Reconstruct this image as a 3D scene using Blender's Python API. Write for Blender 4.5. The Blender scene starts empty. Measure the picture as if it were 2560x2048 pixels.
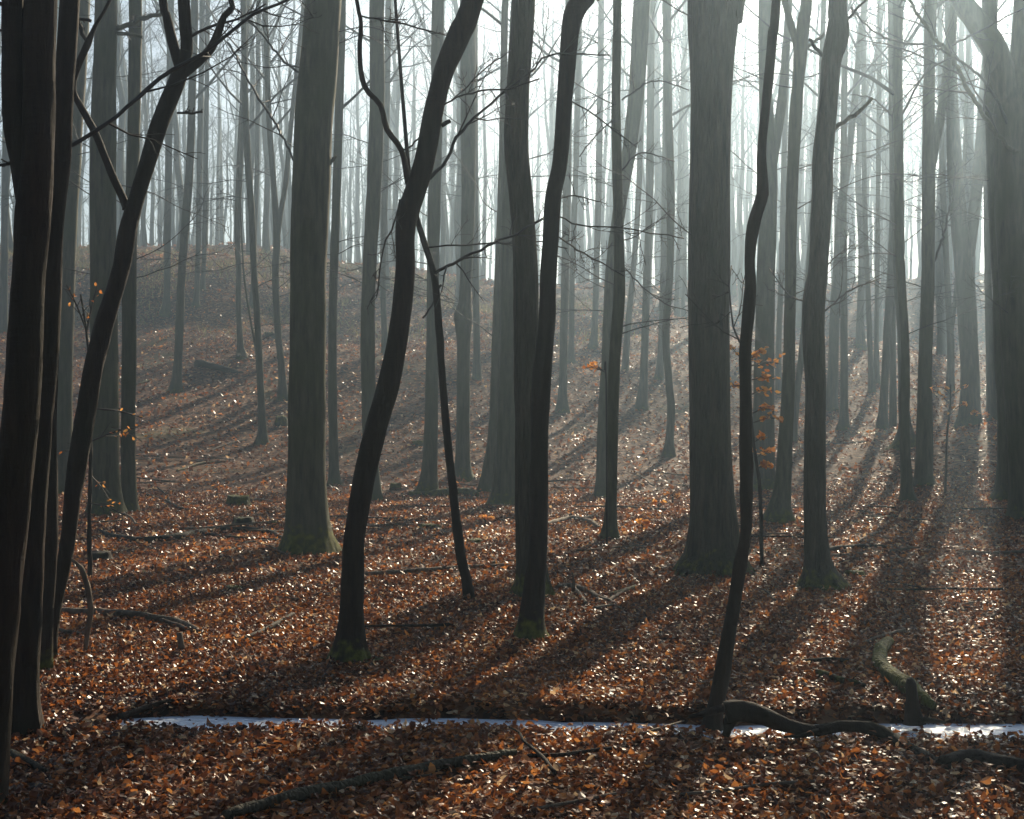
import bpy, math, random
import numpy as np
from mathutils import Vector

# ------------------------------------------------------------------ camera, light, exposure
SC = bpy.context.scene
COL = SC.collection
CAM_H = 1.70
F_PX = 3334.0                      # focal length in pixels of the 2560 px wide photograph
SUN_AZ, SUN_EL = math.radians(19.0), math.radians(27.5)
SKY_STRENGTH, SUN_STRENGTH, EXPOSURE = 0.05, 5.0, 1.12
HAZE_DENSITY = 0.0038

cam_data = bpy.data.cameras.new('camera')
cam = bpy.data.objects.new('camera', cam_data)
COL.objects.link(cam)
cam.location = (0, 0, CAM_H)
cam.rotation_euler = (math.pi / 2, 0, 0)
cam_data.sensor_fit = 'HORIZONTAL'
cam_data.sensor_width = 36.0
cam_data.lens = 36.0 * F_PX / 2560.0
cam_data.clip_start = 0.05
cam_data.clip_end = 2000
SC.camera = cam

world = bpy.data.worlds.new('World')
SC.world = world
world.use_nodes = True
_n = world.node_tree
_sky = _n.nodes.new('ShaderNodeTexSky')
_sky.sky_type = 'NISHITA'
_sky.sun_disc = False
_sky.sun_elevation = SUN_EL
_sky.sun_rotation = SUN_AZ
_sky.dust_density = 1.5
_n.links.new(_sky.outputs[0], _n.nodes['Background'].inputs[0])
_n.nodes['Background'].inputs[1].default_value = SKY_STRENGTH

SUN_DIR = Vector((math.sin(SUN_AZ) * math.cos(SUN_EL), math.cos(SUN_AZ) * math.cos(SUN_EL), math.sin(SUN_EL)))
sun_data = bpy.data.lights.new('sun', 'SUN')
sun_data.energy = SUN_STRENGTH
sun_data.angle = math.radians(0.5)
sun_data.color = (1.0, 0.85, 0.62)
sun = bpy.data.objects.new('sun', sun_data)
COL.objects.link(sun)
sun.rotation_euler = (-SUN_DIR).to_track_quat('-Z', 'Y').to_euler()
sun.location = SUN_DIR * 60

SC.view_settings.view_transform = 'Standard'
SC.view_settings.look = 'None'
SC.view_settings.exposure = EXPOSURE
SC.view_settings.gamma = 1.0
SC.view_settings.use_curve_mapping = False
cy = SC.cycles
cy.max_bounces = 5
cy.diffuse_bounces = 2
cy.glossy_bounces = 2
cy.transmission_bounces = 2
cy.volume_bounces = 0
cy.transparent_max_bounces = 4
cy.caustics_reflective = False
cy.caustics_refractive = False
cy.use_adaptive_sampling = True
cy.adaptive_threshold = 0.02
cy.use_denoising = True
cy.denoiser = 'OPENIMAGEDENOISE'
cy.sample_clamp_indirect = 4.0

# ------------------------------------------------------------------ small helpers
RNG = np.random.default_rng(11)
S = 2560.0 / 2156.0                # traced coordinates are in a 2156 px wide copy of the photograph


def unproj(x, y, depth):
    return np.array([(x * S - 1280.0) / F_PX * depth, depth, CAM_H + (1024.0 - y * S) / F_PX * depth])


_TAB = np.random.default_rng(5).random((256, 256))


def vnoise(x, y):
    x = np.asarray(x, float); y = np.asarray(y, float)
    xi = np.floor(x).astype(int); yi = np.floor(y).astype(int)
    fx = x - xi; fy = y - yi
    fx = fx * fx * (3 - 2 * fx); fy = fy * fy * (3 - 2 * fy)
    a = _TAB[xi & 255, yi & 255]; b = _TAB[(xi + 1) & 255, yi & 255]
    c = _TAB[xi & 255, (yi + 1) & 255]; d = _TAB[(xi + 1) & 255, (yi + 1) & 255]
    return (a * (1 - fx) + b * fx) * (1 - fy) + (c * (1 - fx) + d * fx) * fy * 1.0


def norm(v):
    return v / np.maximum(np.linalg.norm(v, axis=-1, keepdims=True), 1e-9)


def mesh_from(name, verts, quads=None, tris=None, mat=None, smooth=True, attrs=None):
    me = bpy.data.meshes.new(name)
    verts = np.asarray(verts, np.float32)
    me.vertices.add(len(verts))
    me.vertices.foreach_set('co', verts.ravel())
    loops, starts, totals, at = [], [], [], 0
    for f, k in ((quads, 4), (tris, 3)):
        if f is None or len(f) == 0:
            continue
        f = np.asarray(f, np.int32)
        loops.append(f.ravel())
        starts.append(at + np.arange(len(f)) * k)
        totals.append(np.full(len(f), k))
        at += f.size
    loops = np.concatenate(loops); starts = np.concatenate(starts); totals = np.concatenate(totals)
    me.loops.add(len(loops)); me.loops.foreach_set('vertex_index', loops.astype(np.int32))
    me.polygons.add(len(starts))
    me.polygons.foreach_set('loop_start', starts.astype(np.int32))
    me.polygons.foreach_set('loop_total', totals.astype(np.int32))
    me.polygons.foreach_set('use_smooth', np.full(len(starts), smooth))
    for k, v in (attrs or {}).items():
        a = me.attributes.new(k, 'FLOAT', 'POINT')
        a.data.foreach_set('value', np.asarray(v, np.float32))
    me.update(calc_edges=True)
    if mat:
        me.materials.append(mat)
    return me


def link(name, me, parent=None, loc=None):
    o = bpy.data.objects.new(name, me)
    COL.objects.link(o)
    if parent is not None:
        o.parent = parent
    if loc is not None:
        o.location = loc
    return o


def tag(o, label=None, cat=None, group=None, kind=None):
    if label: o['label'] = label
    if cat: o['category'] = cat
    if group: o['group'] = group
    if kind: o['kind'] = kind
    return o


def thing(name, label, cat, loc, group=None):
    return tag(link(name, None, None, tuple(float(v) for v in loc)), label, cat, group)


def catmull(P, n):
    """resample rows of P (any columns) with a Catmull-Rom spline, n = list of steps per span"""
    P = np.asarray(P, float)
    Q = np.vstack([2 * P[0] - P[1], P, 2 * P[-1] - P[-2]])
    out = []
    for i in range(len(P) - 1):
        p0, p1, p2, p3 = Q[i:i + 4]
        t = np.linspace(0, 1, n[i], endpoint=False)[:, None]
        out.append(0.5 * (2 * p1 + (p2 - p0) * t + (2 * p0 - 5 * p1 + 4 * p2 - p3) * t * t
                          + (3 * p1 - p0 - 3 * p2 + p3) * t ** 3))
    out.append(P[-1:])
    return np.vstack(out)


def tube(pts, rad, sides, seed=0, rough=0.0, lobes=0.0, lobe_h=0.3, ref=None, cap=True, knob=0.0):
    """one swept tube with uneven girth and, at its start, root lobes; returns verts, quads, tris"""
    pts = np.asarray(pts, float); rad = np.asarray(rad, float)
    n = len(pts)
    t = norm(np.gradient(pts, axis=0))
    if ref is None:
        m = np.abs(norm(pts[-1] - pts[0]))
        ref = np.eye(3)[int(np.argmin(m))]
    n1 = norm(ref - (t @ ref)[:, None] * t)
    n2 = np.cross(t, n1)
    th = np.linspace(0, 2 * math.pi, sides, endpoint=False)
    s = np.concatenate([[0], np.cumsum(np.linalg.norm(np.diff(pts, axis=0), axis=1))])
    R = np.repeat(rad[:, None], sides, 1)
    r0 = max(rad[min(n - 1, n // 3)], 1e-3)
    ct, st = np.cos(th)[None, :], np.sin(th)[None, :]
    if rough:
        k = s[:, None] / r0
        R = R * (1 + rough * (2 * vnoise(ct * 1.3 + seed * 7.1 + 40, st * 1.3 + k * 0.35 + 3.7 * seed) - 1)
                 + 0.5 * rough * (2 * vnoise(ct * 3.1 + seed * 3.3 + 90, st * 3.1 + k * 1.1 + 1.7 * seed) - 1))
    if knob:
        k = s[:, None] / r0
        v = vnoise(ct * 0.8 + seed * 5.3 + 20, st * 0.8 + k * 0.22 + 9.1 * seed)
        R = R * (1 + knob * np.clip((v - 0.72) / 0.28, 0, 1) ** 1.5)
    if lobes:
        rr = np.random.default_rng(seed + 77)
        L = np.zeros(sides)
        for a in rr.uniform(0, 2 * math.pi, 1) + np.arange(6) * 2 * math.pi / 6 + rr.uniform(-.3, .3, 6):
            L += rr.uniform(0.5, 1.2) * np.exp(-((np.angle(np.exp(1j * (th - a)))) / 0.17) ** 2)
        L = 0.12 + 0.85 * L
        R = R + rad[min(n - 1, 6)] * lobes * np.exp(-s / lobe_h)[:, None] * L[None, :]
    V = pts[:, None, :] + R[:, :, None] * (ct[..., None] * n1[:, None, :] + st[..., None] * n2[:, None, :])
    V = V.reshape(-1, 3)
    i = np.arange(n - 1)[:, None] * sides
    j = np.arange(sides)[None, :]
    j2 = (j + 1) % sides
    q = np.stack([i + j, i + j2, i + sides + j2, i + sides + j], -1).reshape(-1, 4)
    tr = np.zeros((0, 3), int)
    if cap:
        a, b = len(V), len(V) + 1
        V = np.vstack([V, pts[0], pts[-1]])
        jj = np.arange(sides); k2 = (jj + 1) % sides
        e = (n - 1) * sides
        tr = np.vstack([np.stack([np.full(sides, a), k2, jj], 1), np.stack([np.full(sides, b), e + jj, e + k2], 1)])
    return V, q, tr


def batch_tubes(groups):
    """many thin tubes at once; groups = [(pts (B,m,3), rad (B,m), sides)]"""
    VV, QQ, base = [], [], 0
    for P, R, k in groups:
        B, m = P.shape[:2]
        d = norm(P[:, -1] - P[:, 0])
        ref = np.where(np.abs(d[:, 2:3]) < 0.8, np.array([[0, 0, 1.0]]), np.array([[1.0, 0, 0]]))
        n1 = norm(np.cross(d, ref)); n2 = np.cross(d, n1)
        th = np.arange(k) * 2 * math.pi / k
        ring = np.cos(th)[None, :, None] * n1[:, None, :] + np.sin(th)[None, :, None] * n2[:, None, :]
        V = P[:, :, None, :] + R[:, :, None, None] * ring[:, None, :, :]
        idx = base + (np.arange(B) * m * k)[:, None, None] + (np.arange(m - 1) * k)[None, :, None]
        j = np.arange(k)[None, None, :]; j2 = (j + 1) % k
        QQ.append(np.stack([idx + j, idx + j2, idx + k + j2, idx + k + j], -1).reshape(-1, 4))
        VV.append(V.reshape(-1, 3)); base += B * m * k
    return np.vstack(VV), np.vstack(QQ)


def paths(rng, pos, d, ln, m, wob, up):
    P = [pos]; d = norm(d)
    for i in range(m - 1):
        P.append(P[-1] + d * (ln / (m - 1))[:, None])
        d = norm(d + rng.normal(0, wob, d.shape) + np.array([0, 0, up]))
    return np.stack(P, 1)


def children(rng, P, R, n, ang, lfac, rfac, m, wob, up, tmin=0.2, flat=0.0, rmin=0.004):
    B, mm = P.shape[:2]
    par = np.repeat(np.arange(B), n)
    t = (np.tile(np.arange(n), B) + rng.random(B * n)) / n * (0.99 - tmin) + tmin
    u = t * (mm - 1); i = np.minimum(u.astype(int), mm - 2); f = (u - i)[:, None]
    pos = P[par, i] * (1 - f) + P[par, i + 1] * f
    pd = norm(P[par, i + 1] - P[par, i])
    pr = R[par, i] * (1 - f[:, 0]) + R[par, i + 1] * f[:, 0]
    rnd = rng.normal(0, 1, pd.shape); rnd[:, 2] *= (1 - flat)
    perp = norm(rnd - (rnd * pd).sum(1, keepdims=True) * pd)
    a = np.radians(rng.normal(ang, 10, len(par)))[:, None]
    d = pd * np.cos(a) + perp * np.sin(a)
    plen = np.linalg.norm(P[:, -1] - P[:, 0], axis=1)[par]
    ln = plen * lfac * rng.uniform(0.55, 1.25, len(par)) * (1.15 - 0.6 * t)
    r0 = np.maximum(np.minimum(pr * 0.9, pr * rfac + 0.0), rmin)
    C = paths(rng, pos, d, ln, m, wob, up)
    CR = np.maximum(r0[:, None] * np.linspace(1, 0.35, m)[None], rmin * 0.7)
    return C, CR


def crown_groups(rng, pts, rad, s0, n=(12, 6, 5, 3), l1=5.0, rmin=0.005, ang=48, thick=0.013):
    s = np.concatenate([[0], np.cumsum(np.linalg.norm(np.diff(pts, axis=0), axis=1))])
    tot = s[-1]
    ss = s0 + (tot - s0) * (np.arange(n[0]) + rng.random(n[0])) / n[0] * 0.98
    pos = np.stack([np.interp(ss, s, pts[:, k]) for k in range(3)], 1)
    rr = np.interp(ss, s, rad)
    t = (ss - s0) / (tot - s0)
    az = np.arange(n[0]) * 2.399 + rng.random(n[0])
    inc = np.radians(rng.normal(ang, 9, n[0]) - 12 * t)
    d = np.stack([np.cos(az) * np.sin(inc), np.sin(az) * np.sin(inc), np.cos(inc)], 1)
    ln = l1 * (1.1 - 0.65 * t) * rng.uniform(0.7, 1.2, n[0])
    P1 = paths(rng, pos, d, ln, 7, 0.10, 0.04)
    R1 = np.maximum(np.minimum(rr * 0.5, thick * ln)[:, None] * np.linspace(1, 0.2, 7)[None], rmin)
    g = [(P1, R1, 5)]
    P2, R2 = children(rng, P1, R1, n[1], 42, 0.50, 0.6, 5, 0.13, 0.03, rmin=rmin * 1.4)
    g.append((P2, R2, 4))
    P3, R3 = children(rng, P2, R2, n[2], 45, 0.50, 0.6, 4, 0.16, 0.03, rmin=rmin)
    g.append((P3, R3, 3))
    if len(n) > 3 and n[3]:
        P4, R4 = children(rng, P3, R3, n[3], 45, 0.6, 0.6, 3, 0.2, 0.02, rmin=rmin * 0.8)
        g.append((P4, R4, 3))
    return g


# ------------------------------------------------------------------ materials
def new_mat(name):
    m = bpy.data.materials.new(name); m.use_nodes = True
    nt = m.node_tree; nt.nodes.clear()
    out = nt.nodes.new('ShaderNodeOutputMaterial')
    return m, nt, out


def nd(nt, kind, **kw):
    n = nt.nodes.new(kind)
    for k, v in kw.items():
        if hasattr(n, k): setattr(n, k, v)
        else: n.inputs[k].default_value = v
    return n


def ramp(nt, fac, stops):
    r = nt.nodes.new('ShaderNodeValToRGB')
    el = r.color_ramp.elements
    while len(el) < len(stops): el.new(0.5)
    for e, (p, c) in zip(el, stops):
        e.position = p; e.color = (*c, 1)
    nt.links.new(fac, r.inputs[0])
    return r.outputs[0]


def mixc(nt, fac, a, b):
    m = nt.nodes.new('ShaderNodeMix'); m.data_type = 'RGBA'
    for sock, v in ((m.inputs[0], fac), (m.inputs[6], a), (m.inputs[7], b)):
        if isinstance(v, bpy.types.NodeSocket): nt.links.new(v, sock)
        else: sock.default_value = v if not isinstance(v, tuple) else (*v, 1)
    return m.outputs[2]


def bark_material(name, dark, light, algae, furrow=0.0, bump=0.5, scale=1.0):
    m, nt, out = new_mat(name)
    tc = nd(nt, 'ShaderNodeTexCoord')
    mp = nd(nt, 'ShaderNodeMapping'); mp.inputs['Scale'].default_value = (16 * scale, 16 * scale, 2.2 * scale)
    nt.links.new(tc.outputs['Object'], mp.inputs[0])
    n1 = nd(nt, 'ShaderNodeTexNoise', Scale=1.0, Detail=6.0, Roughness=0.65); nt.links.new(mp.outputs[0], n1.inputs['Vector'])
    mp2 = nd(nt, 'ShaderNodeMapping'); mp2.inputs['Scale'].default_value = (5, 5, 40)
    nt.links.new(tc.outputs['Object'], mp2.inputs[0])
    n2 = nd(nt, 'ShaderNodeTexNoise', Scale=1.0, Detail=3.0); nt.links.new(mp2.outputs[0], n2.inputs['Vector'])
    n3 = nd(nt, 'ShaderNodeTexNoise', Scale=1.6, Detail=3.0); nt.links.new(tc.outputs['Object'], n3.inputs['Vector'])
    col = ramp(nt, n1.outputs[0], [(0.3, dark), (0.7, light)])
    a_f = nd(nt, 'ShaderNodeMapRange'); nt.links.new(n3.outputs[0], a_f.inputs[0])
    a_f.inputs[1].default_value = 0.42; a_f.inputs[2].default_value = 0.68; a_f.inputs[4].default_value = 0.8
    col = mixc(nt, a_f.outputs[0], col, algae)
    at = nd(nt, 'ShaderNodeAttribute', attribute_name='moss')
    n4 = nd(nt, 'ShaderNodeTexNoise', Scale=14.0, Detail=4.0); nt.links.new(tc.outputs['Object'], n4.inputs['Vector'])
    ad = nd(nt, 'ShaderNodeMath', operation='ADD'); nt.links.new(at.outputs['Fac'], ad.inputs[0]); nt.links.new(n4.outputs[0], ad.inputs[1])
    mf = nd(nt, 'ShaderNodeMapRange'); nt.links.new(ad.outputs[0], mf.inputs[0]); mf.inputs[1].default_value = 0.85; mf.inputs[2].default_value = 1.1
    mossc = ramp(nt, n4.outputs[0], [(0.3, (0.022, 0.022, 0.005)), (0.7, (0.12, 0.115, 0.014))])
    col = mixc(nt, mf.outputs[0], col, mossc)
    b = nd(nt, 'ShaderNodeBsdfPrincipled', Roughness=0.82)
    b.inputs['Specular IOR Level'].default_value = 0.25
    nt.links.new(col, b.inputs['Base Color'])
    h = n1.outputs[0]
    if furrow:
        mp3 = nd(nt, 'ShaderNodeMapping'); mp3.inputs['Scale'].default_value = (34, 34, 5)
        nt.links.new(tc.outputs['Object'], mp3.inputs[0])
        wv = nd(nt, 'ShaderNodeTexVoronoi', feature='DISTANCE_TO_EDGE', Scale=1.0); nt.links.new(mp3.outputs[0], wv.inputs['Vector'])
        ml = nd(nt, 'ShaderNodeMath', operation='MULTIPLY_ADD'); nt.links.new(wv.outputs[0], ml.inputs[0])
        ml.inputs[1].default_value = furrow; nt.links.new(n1.outputs[0], ml.inputs[2]); h = ml.outputs[0]
    else:
        ml = nd(nt, 'ShaderNodeMath', operation='MULTIPLY_ADD'); nt.links.new(n2.outputs[0], ml.inputs[0])
        ml.inputs[1].default_value = 0.35; nt.links.new(n1.outputs[0], ml.inputs[2]); h = ml.outputs[0]
    bm = nd(nt, 'ShaderNodeBump', Strength=bump, Distance=0.02); nt.links.new(h, bm.inputs['Height'])
    nt.links.new(bm.outputs[0], b.inputs['Normal'])
    nt.links.new(b.outputs[0], out.inputs[0])
    return m


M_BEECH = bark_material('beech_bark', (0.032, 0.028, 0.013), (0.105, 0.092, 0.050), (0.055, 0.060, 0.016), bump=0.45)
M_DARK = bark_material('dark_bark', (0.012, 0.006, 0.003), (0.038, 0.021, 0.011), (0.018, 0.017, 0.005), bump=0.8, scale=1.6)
M_OAK = bark_material('furrowed_bark', (0.020, 0.015, 0.008), (0.085, 0.066, 0.038), (0.038, 0.036, 0.012), furrow=1.6, bump=0.9)
M_DEAD = bark_material('dead_wood', (0.055, 0.036, 0.022), (0.21, 0.155, 0.105), (0.085, 0.06, 0.035), bump=0.7, scale=1.4)


def twig_material():
    m, nt, out = new_mat('twig_bark')
    b = nd(nt, 'ShaderNodeBsdfPrincipled', Roughness=0.7); b.inputs['Base Color'].default_value = (0.035, 0.027, 0.020, 1)
    b.inputs['Specular IOR Level'].default_value = 0.3
    nt.links.new(b.outputs[0], out.inputs[0]); return m


M_TWIG = twig_material()


def leaf_material(name, stops, transl, rough, spec=0.6):
    m, nt, out = new_mat(name)
    at = nd(nt, 'ShaderNodeAttribute', attribute_name='tint')
    col = ramp(nt, at.outputs['Fac'], stops)
    b = nd(nt, 'ShaderNodeBsdfPrincipled', Roughness=rough); nt.links.new(col, b.inputs['Base Color'])
    b.inputs['Specular IOR Level'].default_value = spec
    tl = nd(nt, 'ShaderNodeBsdfTranslucent'); nt.links.new(col, tl.inputs[0])
    mx = nd(nt, 'ShaderNodeMixShader'); mx.inputs[0].default_value = transl
    nt.links.new(b.outputs[0], mx.inputs[1]); nt.links.new(tl.outputs[0], mx.inputs[2])
    nt.links.new(mx.outputs[0], out.inputs[0]); return m


M_LITTER = leaf_material('fallen_leaves', [(0.0, (0.028, 0.009, 0.005)), (0.35, (0.16, 0.050, 0.016)), (0.62, (0.37, 0.128, 0.034)),
                                           (0.88, (0.62, 0.27, 0.075)), (1.0, (0.60, 0.40, 0.22))], 0.50, 0.36, 0.38)
M_ORANGE = leaf_material('withered_leaves', [(0.0, (0.45, 0.14, 0.025)), (1.0, (0.78, 0.38, 0.10))], 0.55, 0.5, 0.4)


def ground_material():
    m, nt, out = new_mat('leaf_covered_soil')
    tc = nd(nt, 'ShaderNodeTexCoord')
    v = nd(nt, 'ShaderNodeTexVoronoi', Scale=13.0); nt.links.new(tc.outputs['Object'], v.inputs['Vector'])
    sep = nd(nt, 'ShaderNodeSeparateColor'); nt.links.new(v.outputs['Color'], sep.inputs[0])
    col = ramp(nt, sep.outputs[0], [(0.0, (0.018, 0.008, 0.005)), (0.4, (0.075, 0.028, 0.012)), (0.75, (0.15, 0.058, 0.022)), (1.0, (0.26, 0.15, 0.08))])
    n = nd(nt, 'ShaderNodeTexNoise', Scale=0.35, Detail=5.0); nt.links.new(tc.outputs['Object'], n.inputs['Vector'])
    f = nd(nt, 'ShaderNodeMapRange'); nt.links.new(n.outputs[0], f.inputs[0]); f.inputs[1].default_value = 0.58; f.inputs[2].default_value = 0.75; f.inputs[4].default_value = 0.75
    col = mixc(nt, f.outputs[0], col, (0.075, 0.08, 0.022))
    at = nd(nt, 'ShaderNodeAttribute', attribute_name='mud')
    col = mixc(nt, at.outputs['Fac'], col, (0.010, 0.007, 0.005))
    b = nd(nt, 'ShaderNodeBsdfPrincipled', Roughness=0.85); nt.links.new(col, b.inputs['Base Color']); b.inputs['Specular IOR Level'].default_value = 0.12
    bm = nd(nt, 'ShaderNodeBump', Strength=0.9, Distance=0.05); nt.links.new(sep.outputs[1], bm.inputs['Height'])
    nt.links.new(bm.outputs[0], b.inputs['Normal']); nt.links.new(b.outputs[0], out.inputs[0]); return m


M_GROUND = ground_material()


def water_material():
    m, nt, out = new_mat('stream_water')
    tc = nd(nt, 'ShaderNodeTexCoord')
    mp = nd(nt, 'ShaderNodeMapping'); mp.inputs['Scale'].default_value = (9, 30, 1); nt.links.new(tc.outputs['Object'], mp.inputs[0])
    n = nd(nt, 'ShaderNodeTexNoise', Scale=1.0, Detail=4.0, Roughness=0.6); nt.links.new(mp.outputs[0], n.inputs['Vector'])
    b = nd(nt, 'ShaderNodeBsdfPrincipled', Roughness=0.12)
    b.inputs['Base Color'].default_value = (0.70, 0.77, 0.86, 1); b.inputs['IOR'].default_value = 1.45
    b.inputs['Specular IOR Level'].default_value = 1.0
    bm = nd(nt, 'ShaderNodeBump', Strength=0.9, Distance=0.03); nt.links.new(n.outputs[0], bm.inputs['Height'])
    nt.links.new(bm.outputs[0], b.inputs['Normal']); nt.links.new(b.outputs[0], out.inputs[0]); return m


M_WATER = water_material()

# ------------------------------------------------------------------ terrain
CTRL = [(375, 822, 41), (508, 755, 47), (348, 665, 56), (412, 646, 58), (425, 610, 61), (300, 560, 64), (550, 540, 66), (735, 562, 67),
        (552, 935, 37), (595, 841, 41), (10, 700, 52), (703, 1020, 30.5), (785, 1052, 27), (900, 1041, 28), (978, 1013, 30.5),
        (1062, 1065, 24), (1018, 908, 37), (1184, 867, 41), (1201, 764, 49), (1248, 733, 52), (1316, 780, 48), (1272, 1046, 27.5),
        (1350, 861, 41), (1388, 798, 46), (1408, 961, 34), (1608, 1030, 28.5), (1775, 904, 38), (1750, 863, 42), (1836, 826, 46),
        (1845, 808, 48), (1857, 904, 38), (1908, 940, 33), (1910, 1055, 25), (1946, 1021, 27), (2040, 897, 31), (2092, 884, 32),
        (2115, 1052, 22), (2000, 820, 45), (1668, 930, 36), (1640, 830, 44), (900, 620, 62), (1000, 640, 62), (1230, 660, 66),
        (1450, 700, 70), (1650, 720, 72), (1830, 640, 88), (2000, 740, 70), (140, 560, 62)]
_cp = [unproj(*c) for c in CTRL]
for yy in (0, 5, 10, 15, 20):
    for xx in (-14, -7, 0, 7, 14):
        _cp.append(np.array([xx, yy, 0.0]))
for xx, yy, hh in ((-45, 85, 10), (-25, 85, 10), (-8, 85, 9.6), (10, 88, 10), (30, 95, 11), (50, 90, 11), (-50, 110, 10), (-15, 110, 10),
                   (20, 110, 11.5), (55, 110, 12), (-40, 50, 5.5), (-18, 25, 0.3), (20, 24, 0.8), (28, 40, 3.2)):
    _cp.append(np.array([xx, yy, hh], float))
_cp = np.array(_cp)


def _phi(r2):
    return 0.5 * r2 * np.log(np.maximum(r2, 1e-9))


_N = len(_cp)
_A = np.zeros((_N + 3, _N + 3))
_d2 = ((_cp[:, None, :2] - _cp[None, :, :2]) ** 2).sum(-1)
_A[:_N, :_N] = _phi(_d2) + np.eye(_N) * 25.0
_A[:_N, _N] = 1; _A[:_N, _N + 1:] = _cp[:, :2]; _A[_N:, :_N] = _A[:_N, _N:].T
_W = np.linalg.solve(_A, np.concatenate([_cp[:, 2], np.zeros(3)]))

_ST = np.array([(-80, 1803, 0), (170, 1803, 3), (260, 1802, 7), (330, 1801, 9), (430, 1802, 14), (500, 1803, 22), (560, 1804, 13), (700, 1806, 12), (860, 1808, 12), (1000, 1806, 14),
                (1110, 1805, 17), (1250, 1809, 17), (1400, 1814, 16), (1500, 1817, 18), (1680, 1818, 14), (1860, 1822, 20), (2000, 1820, 20),
                (2120, 1816, 26), (2300, 1822, 26), (2420, 1822, 26), (2700, 1826, 20), (3300, 1840, 20)], float)
WATER_Z = -0.035
_sd = (CAM_H - WATER_Z) * F_PX / (_ST[:, 1] - 1024)
_sx = (_ST[:, 0] - 1280) / F_PX * _sd
_sw = 0.5 * _sd ** 2 / (F_PX * (CAM_H - WATER_Z)) * _ST[:, 2] * 0.50


def stream_y(X):
    return np.interp(X, _sx, _sd) + 0.08 * (vnoise(X * 1.7 + 5, 2.2) - 0.5) + 0.04 * (vnoise(X * 7 + 5, 5.2) - 0.5)


def stream_w(X):
    return np.interp(X, _sx, _sw, left=0.0) * (0.45 + 0.75 * vnoise(X * 2.3 + 9, 7.7) + 0.6 * vnoise(X * 8.0 + 3, 1.7))


def terrain(X, Y, fine=True):
    X = np.asarray(X, float); Y = np.asarray(Y, float)
    yc = np.clip(Y, -3, 112); lim = np.clip(0.5 * yc + 10, 14, 62)
    xc = np.clip(X, -lim, lim)
    h = _W[_N] + _W[_N + 1] * xc + _W[_N + 2] * yc
    for k in range(_N):
        h = h + _W[k] * _phi((xc - _cp[k, 0]) ** 2 + (yc - _cp[k, 1]) ** 2)
    near = np.clip((21 - yc) / 5, 0, 1)
    h = h * (1 - near * 0.85)
    if fine:
        h = h + 0.10 * (vnoise(X * 0.55 + 31, Y * 0.55 + 7) - 0.5) + 0.035 * (vnoise(X * 2.6 + 3, Y * 2.6 + 17) - 0.5)
        h = h + np.clip((Y - 34) / 25, 0, 1) * (1.9 * (vnoise(X * 0.13 + 11, Y * 0.13 + 3) - 0.5) + 0.6 * (vnoise(X * 0.4 + 1, Y * 0.4 + 9) - 0.5))
        d = Y - stream_y(X); w = stream_w(X)
        has = np.clip(w / 0.03, 0, 1)
        # gentle near bank, steeper far bank
        prof = np.where(d < 0, np.clip((-d - w) / 0.36, 0, 1), np.clip((d - w) / 0.16, 0, 1))
        prof = prof * prof * (3 - 2 * prof)
        inside = np.abs(d) < 1.2
        k = np.where(inside, (1 - prof) * has, 0)
        h = h * (1 - k) + k * (WATER_Z - 0.032)
        h = h + np.where(inside & (d > 0), has * 0.02 * np.exp(-((d - w - 0.25) / 0.25) ** 2), 0)
    return h


def hit(x, y, z0=3.0, z1=110.0):
    """where the ray through a traced point meets the ground"""
    Z = np.concatenate([np.arange(z0, 30, 0.03), np.arange(30, z1, 0.15)])
    u = (x * S - 1280) / F_PX; v = (1024 - y * S) / F_PX
    ok = terrain(u * Z, Z) >= CAM_H + v * Z
    if not ok.any():
        return None
    zz = Z[np.argmax(ok)]
    return np.array([u * zz, zz, CAM_H + v * zz])


def axis(parts):
    return np.unique(np.round(np.concatenate([np.arange(a, b, c) for a, b, c in parts]), 4))


gx = axis([(-320, -60, 10), (-60, -12, 1.2), (-12, -4.2, 0.25), (-4.2, 4.2, 0.075), (4.2, 12, 0.25), (12, 60, 1.2), (60, 321, 10)])
gy = axis([(-60, -2, 4), (-2, 5, 0.25), (5, 6.4, 0.08), (6.4, 8.4, 0.025), (8.4, 14, 0.12), (14, 30, 0.3), (30, 112, 0.9), (112, 331, 10)])
GX, GY = np.meshgrid(gx, gy)
GZ = terrain(GX, GY)
_mud = np.clip(1 - np.maximum(np.abs(GY - stream_y(GX)) - stream_w(GX), 0) / 0.05, 0, 1) * (stream_w(GX) > 0.01)
_i = np.arange(len(gy) - 1)[:, None] * len(gx); _j = np.arange(len(gx) - 1)[None]
_q = np.stack([_i + _j, _i + _j + 1, _i + len(gx) + _j + 1, _i + len(gx) + _j], -1).reshape(-1, 4)
floor = link('forest_floor', mesh_from('forest_floor', np.stack([GX, GY, GZ], -1).reshape(-1, 3), _q, mat=M_GROUND, attrs={'mud': _mud.ravel()}))
tag(floor, kind='structure')

_wx = np.arange(_sx[1] - 0.1, 9.0, 0.04)
_wy = stream_y(_wx)


def _shore(sgn):
    """distance from the stream's middle to where the bank rises above the water"""
    e = np.zeros_like(_wx); going = np.ones(len(_wx), bool)
    for st in np.arange(0.0, 0.6, 0.015):
        going &= terrain(_wx, _wy + sgn * st) < WATER_Z
        e[going] = st
    return e + 0.03


_wv = np.stack([np.stack([_wx, _wy - _shore(-1), np.full_like(_wx, WATER_Z)], 1), np.stack([_wx, _wy + _shore(1), np.full_like(_wx, WATER_Z)], 1)], 1).reshape(-1, 3)
_k = np.arange(len(_wx) - 1) * 2
stream = link('stream', mesh_from('stream', _wv, np.stack([_k, _k + 2, _k + 3, _k + 1], 1), mat=M_WATER))
tag(stream, kind='structure')

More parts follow.
